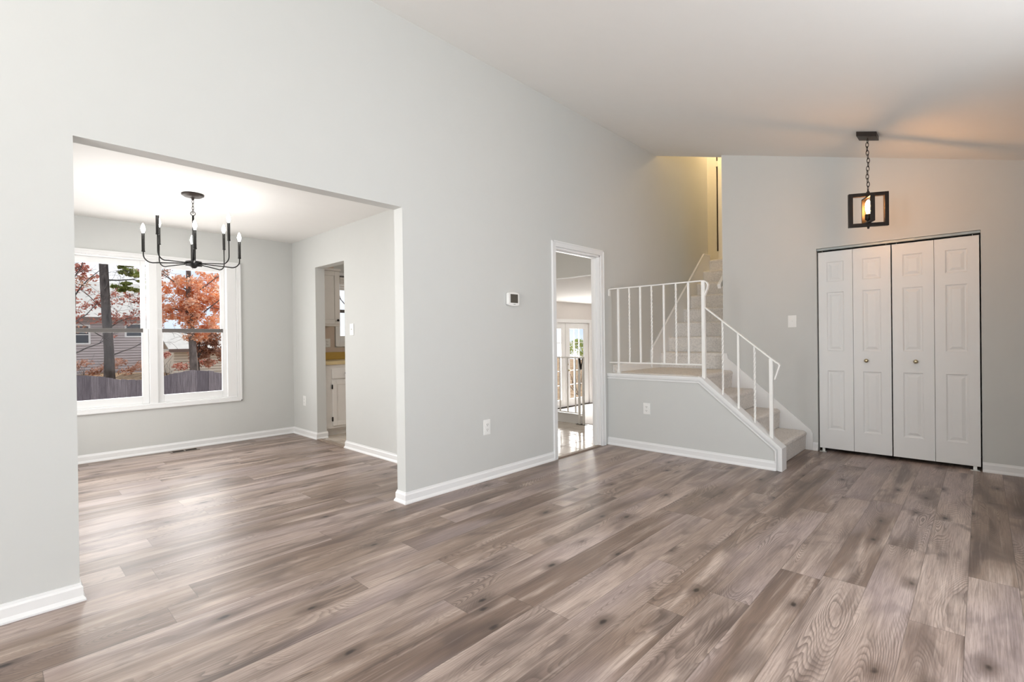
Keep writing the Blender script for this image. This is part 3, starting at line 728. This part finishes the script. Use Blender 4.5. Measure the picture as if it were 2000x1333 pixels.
poly = [(3.165-ww, 1.53-hh+.008)]+[(3.165-ww+.012+(2*ww-.024)*i/8, 1.53-hh-.007*math.sin(math.pi*i/8)) for i in range(9)]+[(3.165+ww, 1.53-hh+.008), (3.165+ww, 1.53+hh-.008)]+[(3.165+ww-.012-(2*ww-.024)*i/8, 1.53+hh+.007*math.sin(math.pi*i/8)) for i in range(9)]+[(3.165-ww, 1.53+hh-.008)]
tb.prism(poly, 'y', -.030, -.004).build('body', 'plastic', th, .004)
MB().box(3.165-ww+.008, 3.165+ww-.008, -.004, 0, 1.53-hh+.004, 1.53+hh-.004).build('mounting_plate', 'slot', th)
MB().box(3.122, 3.216, -.0315, -.029, 1.497, 1.573).build('screen', 'screen', th)
MB().box(3.16, 3.185, -.0312, -.0295, 1.482, 1.487).build('button', 'track', th)
fv = thing('floor_register', 'bronze floor vent by the dining baseboard below the window', 'vent', (1.43, 3.305, 0))
mb = MB(); x0, x1, y0, y1 = 1.295, 1.565, 3.25, 3.365
mb.box(x0, x1, y0, y0+.018, 0, .006).box(x0, x1, y1-.018, y1, 0, .006).box(x0, x0+.022, y0+.018, y1-.018, 0, .006).box(x1-.022, x1, y0+.018, y1-.018, 0, .006).box(1.422, 1.436, y0+.018, y1-.018, 0, .006)
mb.build('frame', 'register', fv, .001)
MB().box(x0+.022, x1-.022, y0+.018, y1-.018, 0, .0015).build('vent_shade_sheet', 'dark', fv)  # flat black sheet painted as the shade below the louvers
for a, b in ((x0+.022, 1.422), (1.436, x1-.022)):
    for k in range(3): MB().box(a, b, y0+.033+k*.02, y0+.036+k*.02, .001, .005).build('louver', 'bronze', fv)

# ------------------------------------------------------------------ chandelier
CX, CY = 1.19, 1.866
ch = thing('chandelier', 'black eight arm candle chandelier hanging in the dining room', 'chandelier', (CX, CY, ZD))
MB().lathe([(.0, 0), (.084, 0), (.084, -.012), (.072, -.018), (.066, -.024), (.03, -.030), (.012, -.034), (.010, -.05), (.0, -.05)], (CX, CY, ZD), seg=32).build('canopy', 'bronze', ch)
def link_mesh(c, r, h, t, ang, tilt=0.0):
    pts = []
    for k in range(17):
        a = 2*math.pi*k/16; u, w = r*math.sin(a), h*math.cos(a)
        pts.append((c[0]+u*math.cos(ang), c[1]+u*math.sin(ang), c[2]+w))
    return MB().tube(pts, t, 6)
for k in range(4): link_mesh((CX, CY, ZD-.066-k*.027), .008, .018, .0022, k*math.pi/2+.4).build('chain_link', 'bronze', ch)
link_mesh((CX, CY, ZD-.166), .017, .017, .003, -.2).build('hanging_ring', 'black', ch)
MB().tube([(CX, CY, 2.268), (CX, CY, 1.86)], .0085, 12).build('stem', 'black', ch)
MB().lathe([(.0, .0), (.059, .0), (.061, -.002), (.061, -.040), (.059, -.042), (.03, -.043), (.02, -.052), (.010, -.058), (0, -.059)], (CX, CY, 1.875), seg=32).build('hub', 'black', ch)
arms = []
for k in range(8):
    az = math.radians(78+45*k); high = k % 2 == 1; zb = 2.035 if high else 1.927; R = .345
    d = Vector((math.cos(az), math.sin(az), 0)); c = Vector((CX, CY, 0))
    pts = [c+d*.05+Vector((0, 0, 1.858)), c+d*.15+Vector((0, 0, 1.852)), c+d*.25+Vector((0, 0, 1.846))]
    rr = .062
    for i in range(9):
        a = math.pi/2*i/8; pts.append(c+d*(R-rr+rr*math.sin(a))+Vector((0, 0, 1.843+rr*(1-math.cos(a)))))
    pts.append(c+d*R+Vector((0, 0, zb+.005)))
    am = MB().tube(pts, .0048, 10).build('arm', 'black', ch)
    q = c+d*R
    MB().lathe([(.0, 0), (.012, 0), (.0135, .006), (.0115, .012), (.0115, .153), (.0, .153)], (q.x, q.y, zb), seg=16).build('candle_sleeve', 'black', am)
    MB().lathe([(.0, 0), (.008, .0), (.008, .008), (.013, .022), (.0155, .036), (.0125, .055), (.006, .074), (.0, .082)], (q.x, q.y, zb+.152), seg=16).build('bulb', 'bulb', am)

# ------------------------------------------------------------------ entry pendant
PX, PY = 5.02, -2.336
pe = thing('pendant_light', 'dark bronze open square frame pendant with amber bulb near the closet', 'pendant light', (PX, PY, zc(PY)))
cn = MB(); zz = zc(PY)
vs = []
for dz0 in (0, -.038):
    for a, b in ((-1, -1), (1, -1), (1, 1), (-1, 1)):
        y = PY+b*.068; vs.append((PX+a*.068, y, zc(y)+dz0))
cn.add(vs, [(3,2,1,0),(4,5,6,7),(0,1,5,4),(1,2,6,5),(2,3,7,6),(3,0,4,7)]).build('canopy', 'bronze', pe, .003)
ztop = zz-.042; zfr = 2.365; nl = 13; step = (ztop-zfr-.012)/nl
for k in range(nl):
    link_mesh((PX, PY+.004*math.sin(k*.9)*(k not in (0, nl-1)), ztop-step*(k+.5)), .010, step*.66, .0026, k*math.pi/2+.5).build('chain_link', 'bronze', pe)
RA = math.radians(27)
def square_frame(ang, w, z0, z1, bw, bd):
    """open rectangular frame standing in a vertical plane; ang is the direction of its width"""
    d = Vector((math.cos(ang), math.sin(ang), 0)); nrm = Vector((-d.y, d.x, 0)); c = Vector((PX, PY, 0)); mb = MB()
    def bx(u0, u1, za, zb):
        vs = [c+d*u+nrm*v+Vector((0, 0, z)) for z in (za, zb) for u, v in ((u0, -bd/2), (u1, -bd/2), (u1, bd/2), (u0, bd/2))]
        mb.add(vs, [(3,2,1,0),(4,5,6,7),(0,1,5,4),(1,2,6,5),(2,3,7,6),(3,0,4,7)])
    bx(-w/2, -w/2+bw, z0, z1); bx(w/2-bw, w/2, z0, z1); bx(-w/2+bw, w/2-bw, z0, z0+bw); bx(-w/2+bw, w/2-bw, z1-bw, z1)
    return mb
square_frame(math.pi/2+RA, .285, 2.075, 2.355, .030, .030).build('outer_frame', 'bronze', pe, .002)
square_frame(RA, .190, 2.105, 2.325, .012, .032).build('inner_frame', 'bronze', pe, .002)
MB().lathe([(0, 0), (.012, 0), (.012, .014), (.006, .02), (.006, .035), (0, .035)], (PX, PY, 2.35), seg=16).build('loop_stem', 'bronze', pe)
MB().lathe([(0, 0), (.006, 0), (.009, .010), (.009, .018), (0, .018)], (PX, PY, 2.058), seg=14).build('finial', 'bronze', pe)
sk_ = MB().lathe([(0, 0), (.010, 0), (.012, .012), (.022, .02), (.022, .062), (.018, .066), (0, .066)], (PX, PY, 2.115), seg=20).build('socket', 'black', pe)
MB().lathe([(0, 0), (.011, 0), (.013, .012), (.019, .040), (.021, .065), (.017, .095), (.008, .112), (0, .118)], (PX, PY, 2.180), seg=20).build('bulb', 'filament', pe)

# ------------------------------------------------------------------ kitchen seen through the dining doorway
def shaker(mb, x0, x1, yf, z0, z1, st=.055, th=.018, dep=.007):
    mb.box(x0, x0+st, yf-th, yf, z0, z1).box(x1-st, x1, yf-th, yf, z0, z1).box(x0+st, x1-st, yf-th, yf, z0, z0+st).box(x0+st, x1-st, yf-th, yf, z1-st, z1)
    mb.box(x0+st, x1-st, yf-th+dep, yf, z0+st, z1-st)
    return mb
KY = 2.815
bc = thing('base_cabinet', 'pale painted kitchen base cabinet under the mustard counter', 'cabinet', (3.05, 3.1, 0))
MB().box(XR+.12, 3.30, KY, YD, .10, .888).build('body', 'cabinet', bc)
MB().box(XR+.12, 3.30, KY+.07, YD-.1, .004, .10).build('toe_kick', 'cabinet', bc)
dw = MB().box(2.885, 3.255, KY-.018, KY, .715, .835).build('drawer', 'cabinet', bc, .004)
MB().lathe([(.005, 0), (.005, .012), (.015, .018), (.016, .026), (.008, .032), (0, .033)], (3.052, KY-.018, .778), (0, -1, 0), 16).build('knob', 'hinge', dw)
dr = shaker(MB(), 2.885, 3.255, KY, .13, .695).build('door', 'cabinet', bc, .003)
for z in (.215, .615): MB().lathe([(.006, -.028), (.009, -.02), (.009, .02), (.006, .028)], (2.881, KY-.014, z), seg=10).build('hinge', 'hinge', dr)
wt = thing('worktop', 'mustard laminate kitchen worktop with raised backsplash', 'worktop', (3.4, 3.1, .89))
MB().box(XR+.12, 4.6, KY-.028, YD-.001, .889, .93).build('slab', 'counter_edge', wt, .004)
MB().box(XR+.12, 4.6, YD-.022, YD-.001, .931, 1.03).build('backsplash', 'mustard', wt, .003)
UY = 3.13
uc = thing('wall_cabinet', 'pale painted kitchen wall cabinet left of the kitchen window', 'cabinet', (3.0, 3.28, 1.37))
MB().box(XR+.12, 3.165, UY, YD, 1.375, 2.13).build('body', 'cabinet', uc, .003)
MB().box(XR+.12, 3.172, UY-.022, UY+.02, 2.10, 2.13).build('crown_strip', 'cabinet', uc, .003)
ud = shaker(MB(), 2.80, 3.140, UY, 1.405, 2.09).build('door', 'cabinet', uc, .003)
MB().lathe([(.005, 0), (.005, .012), (.015, .018), (.016, .026), (.008, .032), (0, .033)], (3.118, UY-.018, 1.452), (0, -1, 0), 16).build('knob', 'hinge', ud)
struct(MB().box(XR+.116, 5.6, YD-.006, YD-.0005, .93, 1.09).box(XR+.116, 3.236, YD-.006, YD-.0005, 1.09, ZD), 'wall_kitchen', 'kitchen_wall', 'beige painted wall above the kitchen counter', 'wall')
bl = thing('window_shade', 'folded pale shade at the top of the kitchen window', 'shade', (3.7, YD-.03, 2.0))
mbs = MB()
for k in range(5): mbs.box(3.31, 4.13, YD-.040+.004*(k % 2), YD-.024, 1.885+k*.036, 1.885+k*.036+.033)
mbs.build('folds', 'cabinet', bl, .002)
MB().box(3.305, 4.135, YD-.045, YD-.022, 2.066, 2.082).build('head_rail', 'slot', bl)

# ------------------------------------------------------------------ back hall railing and french doors
hl = thing('hall_railing', 'low pale metal railing at the edge of the tiled back hall', 'railing', (5.5, 1.6, 0))
HX = 5.50
MB().box(HX-.016, HX+.016, .885, 3.3, .905, .922).build('top_rail', 'iron', hl, .002)
MB().box(HX-.010, HX+.010, .975, 3.3, .150, .164).build('bottom_rail', 'iron', hl, .002)
for i in range(16): y = 1.03+.133*i+.0; MB().box(HX-.007, HX+.007, y-.007, y+.007, .16, .908).build('baluster', 'iron', hl)
for y in (.966, .898):
    MB().box(HX-.013, HX+.013, y-.013, y+.013, .005, .91).build('post', 'iron', hl, .002)
MB().box(HX-.008, HX+.008, .905, .96, .115, .128).build('cross_piece', 'iron', hl)
MB().strip([(HX, .960, .905), (HX, .950, .84), (HX, .934, .768), (HX, .918, .80), (HX, .903, .86), (HX, .903, .905)], .03, .014, (1, 0, 0)).build('scroll', 'bronze', hl)
MB().box(HX-.03, HX+.03, .86, 1.01, .004, .009).build('base_plate', 'bronze', hl)
struct(MB().box(5.52, 5.62, .975, YD, .004, .135), 'trim_8', 'trim', 'white curb under the hall railing', 'trim')
struct(MB().box(5.575, 5.62, .2, .975, -.03, .008), 'trim_9', 'threshold', 'dark edge strip where the tile meets the step down', 'trim')
struct(MB().box(5.60, 5.64, .2, YD, -.48, -.03), 'wall_riser', 'trim', 'white riser down to the family room', 'wall')
ZF = -.48
def french(x0, x1, name, label, knob):
    d = thing(name, label, 'french door', ((x0+x1)/2, 4.24, ZF), kind='structure')
    y0, y1 = 4.225, 4.265; z0, z1 = ZF+.02, 1.545; sx = .165; zb = -.285; zt = 1.41
    mb = MB().box(x0, x0+sx, y0, y1, z0, z1).box(x1-sx, x1, y0, y1, z0, z1).box(x0+sx, x1-sx, y0, y1, z0, zb).box(x0+sx, x1-sx, y0, y1, zt, z1)
    mb.build('door_frame', 'door', d, .003)
    g = MB(); W = x1-x0-2*sx
    for i in (1, 2): g.box(x0+sx+W*i/3-.008, x0+sx+W*i/3+.008, y0+.006, y1-.006, zb, zt)
    for j in range(1, 5): z = zb+(zt-zb)*j/5; g.box(x0+sx, x1-sx, y0+.008, y1-.008, z-.008, z+.008)
    g.build('muntin_grid', 'door', d)
    MB().box(x0+sx, x1-sx, 4.243, 4.247, zb, zt).build('glass_pane', 'glass', d)
    if knob:
        MB().lathe([(.028, 0), (.028, .006), (.011, .012), (.011, .035), (.025, .045), (.027, .06), (.015, .07), (0, .071)], (x0+.07, y0, .41), (0, -1, 0), 18).build('knob', 'brass', d)
        MB().lathe([(.026, 0), (.026, .012), (.016, .018), (0, .018)], (x0+.07, y0, .55), (0, -1, 0), 18).build('deadbolt', 'brass', d)
    return d
french(8.535, 9.462, 'door_1', 'left white french door with glass panes in the family room', False)
french(9.474, 10.410, 'door_2', 'right white french door with a brass knob in the family room', True)
fc = MB().box(8.44, 8.52, 4.18, 4.2, ZF, 1.645).box(10.425, 10.505, 4.18, 4.2, ZF, 1.645).box(8.52, 10.425, 4.18, 4.2, 1.56, 1.645).box(8.52, 10.425, 4.27, 4.30, 1.53, 1.565).box(9.45, 9.49, 4.266, 4.285, ZF+.02, 1.53).box(10.40, 10.43, 4.27, 4.30, ZF+.02, 1.53).box(8.515, 8.55, 4.27, 4.30, ZF+.02, 1.53)
struct(fc, 'trim_10', 'trim', 'white casing around the french doors', 'trim', .003)
struct(MB().box(8.44, 10.5, 4.17, 4.30, ZF, ZF+.018), 'trim_11', 'bronze', 'dark sill under the french doors', 'trim')

# ------------------------------------------------------------------ upper hall closet doors
ud_ = thing('door_3', 'white upstairs door with a dark gap at its edge', 'door', (8.31, .1, ZT), kind='structure')
MB().box(8.305, 8.335, .168, .322, ZT+.01, 4.34).build('door_leaf', 'door', ud_)
MB().box(8.305, 8.335, -.498, .140, ZT+.01, 4.34).build('door_leaf', 'door', ud_)
MB().box(8.30, 8.332, .135, .172, 4.00, 4.09).build('hinge', 'door', ud_)
MB().box(8.30, 8.332, .135, .172, ZT, ZT+.25).build('bottom_block', 'door', ud_)
MB().box(8.385, 8.395, -.5, .325, ZT, 4.36).build('gap_shade_panel', 'dark', ud_)  # black panel; shade behind the door gap put into its colour
struct(MB().box(8.288, 8.30, .322, .345, ZT, 4.38), 'trim_12', 'trim', 'thin white trim beside the upstairs door', 'trim')

# ------------------------------------------------------------------ outside
gr = MB(); NX, NY = 24, 30; vs = []; fs = []
def gz(x, y): return -1.35+max(0, min(1, (y-13)/12))*1.0+.08*math.sin(x*1.3+y*.7)
for j in range(NY+1):
    for i in range(NX+1):
        x = -14+i*2.0; y = 3.6+j*1.5; vs.append((x, y, gz(x, y)))
for j in range(NY):
    for i in range(NX): a = j*(NX+1)+i; fs.append((a, a+1, a+NX+2, a+NX+1))
gr.add(vs, fs, True)
struct(gr, 'ground', 'litter', 'leaf strewn brown ground behind the house', 'ground')
# unseen overhang added to keep sun from entering the windows
struct(MB().box(XL-.6, 5.9, YD+.15, YD+1.0, 2.62, 2.74), 'sun_block_eave', 'trim', 'unseen eave added to block sun at the back windows', 'roof')

def fence():
    f = thing('wooden_fence', 'weathered grey picket fence with a scalloped top outside the dining window', 'fence', (3, 12, -1.3))
    ft = lambda x: .395+.085*math.cos((x-3.62)*2*math.pi/2.30)-.02
    mb = MB(); x = -3.0; k = 0
    while x < 12.0:
        h = ft(x+.07); j = random.uniform(-.012, .012)
        mb.prism([(x, -1.5), (x+.1405, -1.5), (x+.1405, ft(x+.1405)+j-.010), (x+.130, ft(x+.130)+j), (x+.010, ft(x+.010)+j), (x, ft(x)+j-.010)], 'y', 12.0+random.uniform(-.006, .006), 12.022)
        x += .142; k += 1
    mb.build('pickets', 'fence', f)
    for z in (-1.0, -.1): MB().box(-3, 12, 12.024, 12.065, z, z+.09).build('rail', 'fence', f)
    for i in range(7): MB().box(-2.9+i*2.3, -2.8+i*2.3, 12.066, 12.16, -1.6, .25).build('post', 'fence', f)
fence()

def cards(mb, c, rad, n, size, squash=1.0, shell=.25):
    for _ in range(n):
        u = Vector((random.gauss(0, 1), random.gauss(0, 1), random.gauss(0, 1))).normalized()*(random.random()**.5*(1-shell)+shell*random.random())
        p = Vector(c)+Vector((u.x*rad, u.y*rad, u.z*rad*squash))
        a = Vector((random.gauss(0, 1), random.gauss(0, 1), random.gauss(0, .7))).normalized(); b = a.cross(Vector((random.gauss(0, 1), random.gauss(0, 1), random.gauss(0, 1)))).normalized()
        s = size*random.uniform(.6, 1.3)
        mb.add([p-a*s*.5, p+b*s*.28, p+a*s*.5, p-b*s*.28], [(0, 1, 2, 3)])
    return mb
def branch(mb, p, d, L, r, depth):
    pts = [Vector(p)]; rs = [r]; q = Vector(p); dd = Vector(d).normalized()
    for i in range(4):
        dd = (dd+Vector((random.gauss(0, .18), random.gauss(0, .18), random.gauss(0, .14)))).normalized(); q = q+dd*L/4
        pts.append(q.copy()); rs.append(r*(1-.2*(i+1)*.9))
        if depth > 0 and i > 0:
            nd = (dd+Vector((random.gauss(0, .7), random.gauss(0, .5), random.gauss(0, .5)))).normalized()
            branch(mb, q, nd, L*.62, rs[-1]*.6, depth-1)
    mb.tube(pts, [max(.004, x) for x in rs], 5)
def tree(name, label, pts, rs, bark_, branches, fol, leafm, size, group):
    t = thing(name, label, 'tree', pts[0], group)
    mb = MB().tube(pts, rs, 10).build('trunk', bark_, t)
    if branches:
        bm_ = MB()
        for p, d, L, r, dep in branches: branch(bm_, p, d, L, r, dep)
        bm_.build('branches', bark_, t)
    if fol:
        f = MB()
        for c, rad, n, sq in fol: cards(f, c, rad, n, size, sq)
        o = f.build('foliage', leafm, t); o['kind'] = 'stuff'
    return t
TG = 'trees behind the fence'
tree('pine_tree', 'tall dark trunk with green pine boughs behind the left window pane', [(2.38, 16, -.6), (2.40, 16, .9), (2.34, 16, 2.3), (2.29, 16, 3.9), (2.25, 16, 6.5), (2.2, 16, 10)], [.14, .125, .115, .11, .095, .05], 'bark',
     [((2.34, 16, 3.6), (1, .1, .1), 1.6, .03, 1), ((2.3, 16, 3.9), (1, -.1, .12), 1.7, .03, 1), ((2.3, 16, 3.1), (1, .2, .05), 1.5, .025, 1), ((2.28, 16, 4.6), (-.9, .1, .1), 1.4, .03, 1)],
     [((2.60+.9*random.random(), 15.7+.6*random.random(), 2.72+1.25*random.random()), random.uniform(.10, .22), 95, .38) for q in range(26)]+[((3.0, 16.2, 4.3), .6, 500, .4), ((2.0, 16, 5.2), .8, 500, .4), ((2.6, 16, 6.4), 1.0, 700, .5)], 'leaf_green', .11, TG)
def crown(cx, cy, cz, rx, ry, rz, k, rad, n, sq=.75):
    out = []
    for _ in range(k):
        u = Vector((random.gauss(0, 1), random.gauss(0, 1), random.gauss(0, 1))).normalized()*random.random()**.4
        out.append(((cx+u.x*rx, cy+u.y*ry, cz+u.z*rz), rad*random.uniform(.5, 1.3), int(n*random.uniform(.4, 1.3)), sq))
    return out
tree('oak_tree', 'grey trunk with a dense orange autumn crown behind the right window pane', [(4.86, 17, -.6), (4.84, 17, .4), (4.79, 17, 1.55), (4.72, 17, 2.3), (4.72, 17, 3.6), (4.66, 17, 5.4)], [.135, .125, .105, .10, .075, .03], 'bark_pale',
     [((4.78, 17, 1.9), (.8, -.1, .5), 1.5, .035, 2), ((4.75, 17, 2.2), (-.8, .1, .5), 1.4, .035, 2), ((4.72, 17, 2.8), (.7, .1, .7), 1.4, .03, 2), ((4.72, 17, 3.0), (-.7, -.1, .7), 1.3, .03, 2), ((4.80, 17, 1.5), (-.9, 0, .2), 1.2, .025, 2)],
     crown(4.85, 17.1, 2.7, 1.25, .7, 1.35, 110, .27, 130)+[((4.85, 16.7, 2.35), .28, 80, .8), ((4.7, 16.6, 3.3), .3, 90, .8)]+crown(4.8, 17, 4.6, 1.2, .8, .7, 14, .4, 90), 'leaf_orange', .105, TG)
tree('brown_leafed_tree', 'small tree with brown pink leaves right of the grey trunk', [(5.25, 18, -.5), (5.22, 18, .6), (5.3, 18, 1.6)], [.05, .04, .02], 'bark',
     [((5.22, 18, .6), (.5, 0, .8), 1.0, .02, 2), ((5.22, 18, .8), (-.5, 0, .7), .9, .02, 2)],
     crown(5.6, 18, 1.05, .62, .3, .75, 44, .20, 85), 'leaf_brown', .10, TG)
tree('dark_evergreen', 'dark narrow evergreen at the right edge of the window', [(5.75, 15, -.8), (5.75, 15, .6), (5.72, 15, 1.8)], [.07, .06, .02], 'bark',
     [((5.75, 15, .5), (-.6, 0, .7), .9, .02, 1)], [((5.55, 15.1, 1.25), .28, 260, 1.0), ((5.45, 15, .75), .24, 150, 1.0), ((5.65, 15, 1.6), .25, 160, .9)], 'leaf_dark', .12, TG)
tree('bare_tree', 'thin bare tree with sparse red leaves beside the pine trunk', [(2.70, 17.5, -.4), (2.66, 17.5, .9), (2.60, 17.5, 1.7), (2.5, 17.5, 2.6)], [.065, .055, .045, .02], 'bark',
     [((2.66, 17.5, .8), (.8, 0, .4), 1.2, .02, 2), ((2.62, 17.5, 1.3), (-.8, 0, .5), 1.3, .02, 3), ((2.6, 17.5, 1.7), (.7, 0, .7), 1.3, .018, 3), ((2.55, 17.5, 2.2), (-.6, 0, .8), 1.3, .018, 3)],
     crown(2.6, 17.4, 2.35, 1.15, .3, .9, 46, .22, 30)+[((3.3, 17.4, 2.1), .42, 190, .6), ((3.4, 17.4, 2.6), .3, 130, .8)], 'leaf_red', .085, TG)
tree('bare_tree', 'bare twiggy tree at the left edge of the window', [(1.45, 15, -.6), (1.50, 15, 1.0), (1.55, 15, 2.5), (1.5, 15, 4.2)], [.05, .045, .035, .015], 'bark',
     [((1.5, 15, .9), (.7, 0, .6), 1.3, .02, 2), ((1.55, 15, 1.8), (.7, .1, .7), 1.3, .018, 2), ((1.55, 15, 2.5), (.5, 0, .8), 1.3, .018, 3), ((1.54, 15, 3.0), (.6, 0, .8), 1.3, .016, 3)],
     [((1.75, 15, 2.9), .35, 60, .7), ((1.6, 15, 1.6), .3, 50, .7)], 'leaf_brown', .09, TG)
tree('birch_tree', 'pale tree with bare branches outside the kitchen window', [(6.9, 9.5, -1.2), (6.85, 9.5, 1.0), (6.95, 9.5, 3.0), (6.9, 9.5, 5)], [.07, .06, .05, .02], 'bark_pale',
     [((6.85, 9.5, .8), (-.8, 0, .5), 1.2, .02, 2), ((6.9, 9.5, 1.4), (.8, 0, .6), 1.2, .02, 2), ((6.9, 9.5, 1.9), (-.7, 0, .6), 1.2, .018, 2), ((6.9, 9.5, 2.4), (.7, 0, .7), 1.2, .018, 2)], [((6.9, 9.5, 1.2), .5, 90, .8)], 'leaf_brown', .08, TG)
def shrub(name, label, c, clusters, leafm, size, group=None):
    t = thing(name, label, 'shrub', c, group); f = MB()
    for q, rad, n, sq in clusters: cards(f, q, rad, n, size, sq)
    o = f.build('foliage', leafm, t); o['kind'] = 'stuff'
    b = MB()
    for k in range(5): branch(b, c, (random.gauss(0, .5), random.gauss(0, .5), 1), 1.0, .02, 1)
    b.build('stems', 'bark', t)
WG = 'woodland trees far behind the houses'
for i, (wx, wy, lm, lab) in enumerate(((2.6, 39, 'leaf_red', 'pink leafed woodland tree above the house roof in the left pane'), (8.6, 45, 'leaf_brown', 'brown woodland tree behind the roof of the cream building'), (14.6, 39, 'leaf_orange', 'orange woodland tree behind the right edge of the window'))):
    tree('woodland_tree', lab, [(wx, wy, 0), (wx+.1, wy, 3), (wx, wy, 7)], [.2, .15, .05], 'bark', [((wx, wy, 2.5+.7*q), (random.choice((-1, 1)), 0, .7), 1.7, .05, 2) for q in range(6)], crown(wx, wy, 5.0, 2.2, 1.0, 2.6, 26, .6, 60), lm, .2, WG)
SG = 'shrubs behind the fence'
shrub('shrub', 'tangled brown shrub above the fence in the left pane', (2.4, 20, -.55), [((1.5+.24*q, 20+.1*(q % 3), .15+.12*(q % 4)), .32, 120, .55) for q in range(11)], 'leaf_brown', .085, SG)
shrub('shrub', 'dark red shrub low behind the fence in the right pane', (4.4, 19, -.5), [((4.35, 19, .75), .28, 200, .6), ((5.4, 19, .45), .3, 180, .5), ((4.9, 19, .3), .35, 200, .5), ((5.8, 19, .4), .35, 200, .5)], 'leaf_red', .09, SG)
shrub('shrub', 'bright green shrub outside the french doors', (16.6, 9, -1.2), [((16.6, 9, .95), .32, 420, .8), ((16.9, 9, .6), .28, 300, .8), ((15.4, 8.6, .8), .35, 350, .9)], 'leaf_bush', .08)

def siding(mb, x0, x1, y, z0, z1, lap=.14):
    z = z0
    while z < z1-.001:
        t = min(z+lap, z1)
        mb.prism([(y-.03, z+.022), (y, t), (y+.05, t), (y+.05, z+.022)], 'x', x0, x1); z = t
    return mb
def house(name, label, x0, x1, y, z0, ze, zr, wallm, wins, lap=.135, dep=5.4):
    h = thing(name, label, 'house', ((x0+x1)/2, y, z0))
    siding(MB(), x0, x1, y, z0, ze, lap).build('siding_wall', wallm, h)
    MB().box(x0, x1, y+.06, y+dep-.4, z0, ze).build('body', wallm, h)
    mb = MB(); mb.prism([(y-.5, ze), (y+dep/2, zr), (y+dep+.5, ze), (y+dep+.5, ze+.05), (y+dep/2, zr+.06), (y-.5, ze+.06)], 'x', x0-.3, x1+.3)
    mb.build('roof', 'shingle', h)
    MB().box(x0-.3, x1+.3, y-.53, y-.50, ze-.10, ze+.06).build('fascia', 'fascia', h)
    for xa, xb, za, zb in wins:
        w = MB().box(xa-.08, xb+.08, y-.05, y, za-.08, za).box(xa-.08, xb+.08, y-.05, y, zb, zb+.08).box(xa-.08, xa, y-.05, y, za, zb).box(xb, xb+.08, y-.05, y, za, zb).box(xa, xb, y-.045, y, (za+zb)/2-.02, (za+zb)/2+.02).build('house_window', 'trim', h)
        MB().box(xa, xb, y-.034, y-.028, za, zb).build('pane', 'pane_dark', w)
    return h
house('neighbour_house', 'lilac grey sided house with a pale sunlit roof behind the trees', -4, 6.0, 30, -.4, 2.5, 4.6, 'siding', [(2.55, 3.35, 1.25, 2.1), (4.9, 5.6, 1.6, 2.2)])
house('garden_shed', 'low cream sided building behind the orange tree', 5.95, 8.3, 25.0, -.4, .85, 1.75, 'siding_cream', [], dep=3.6)
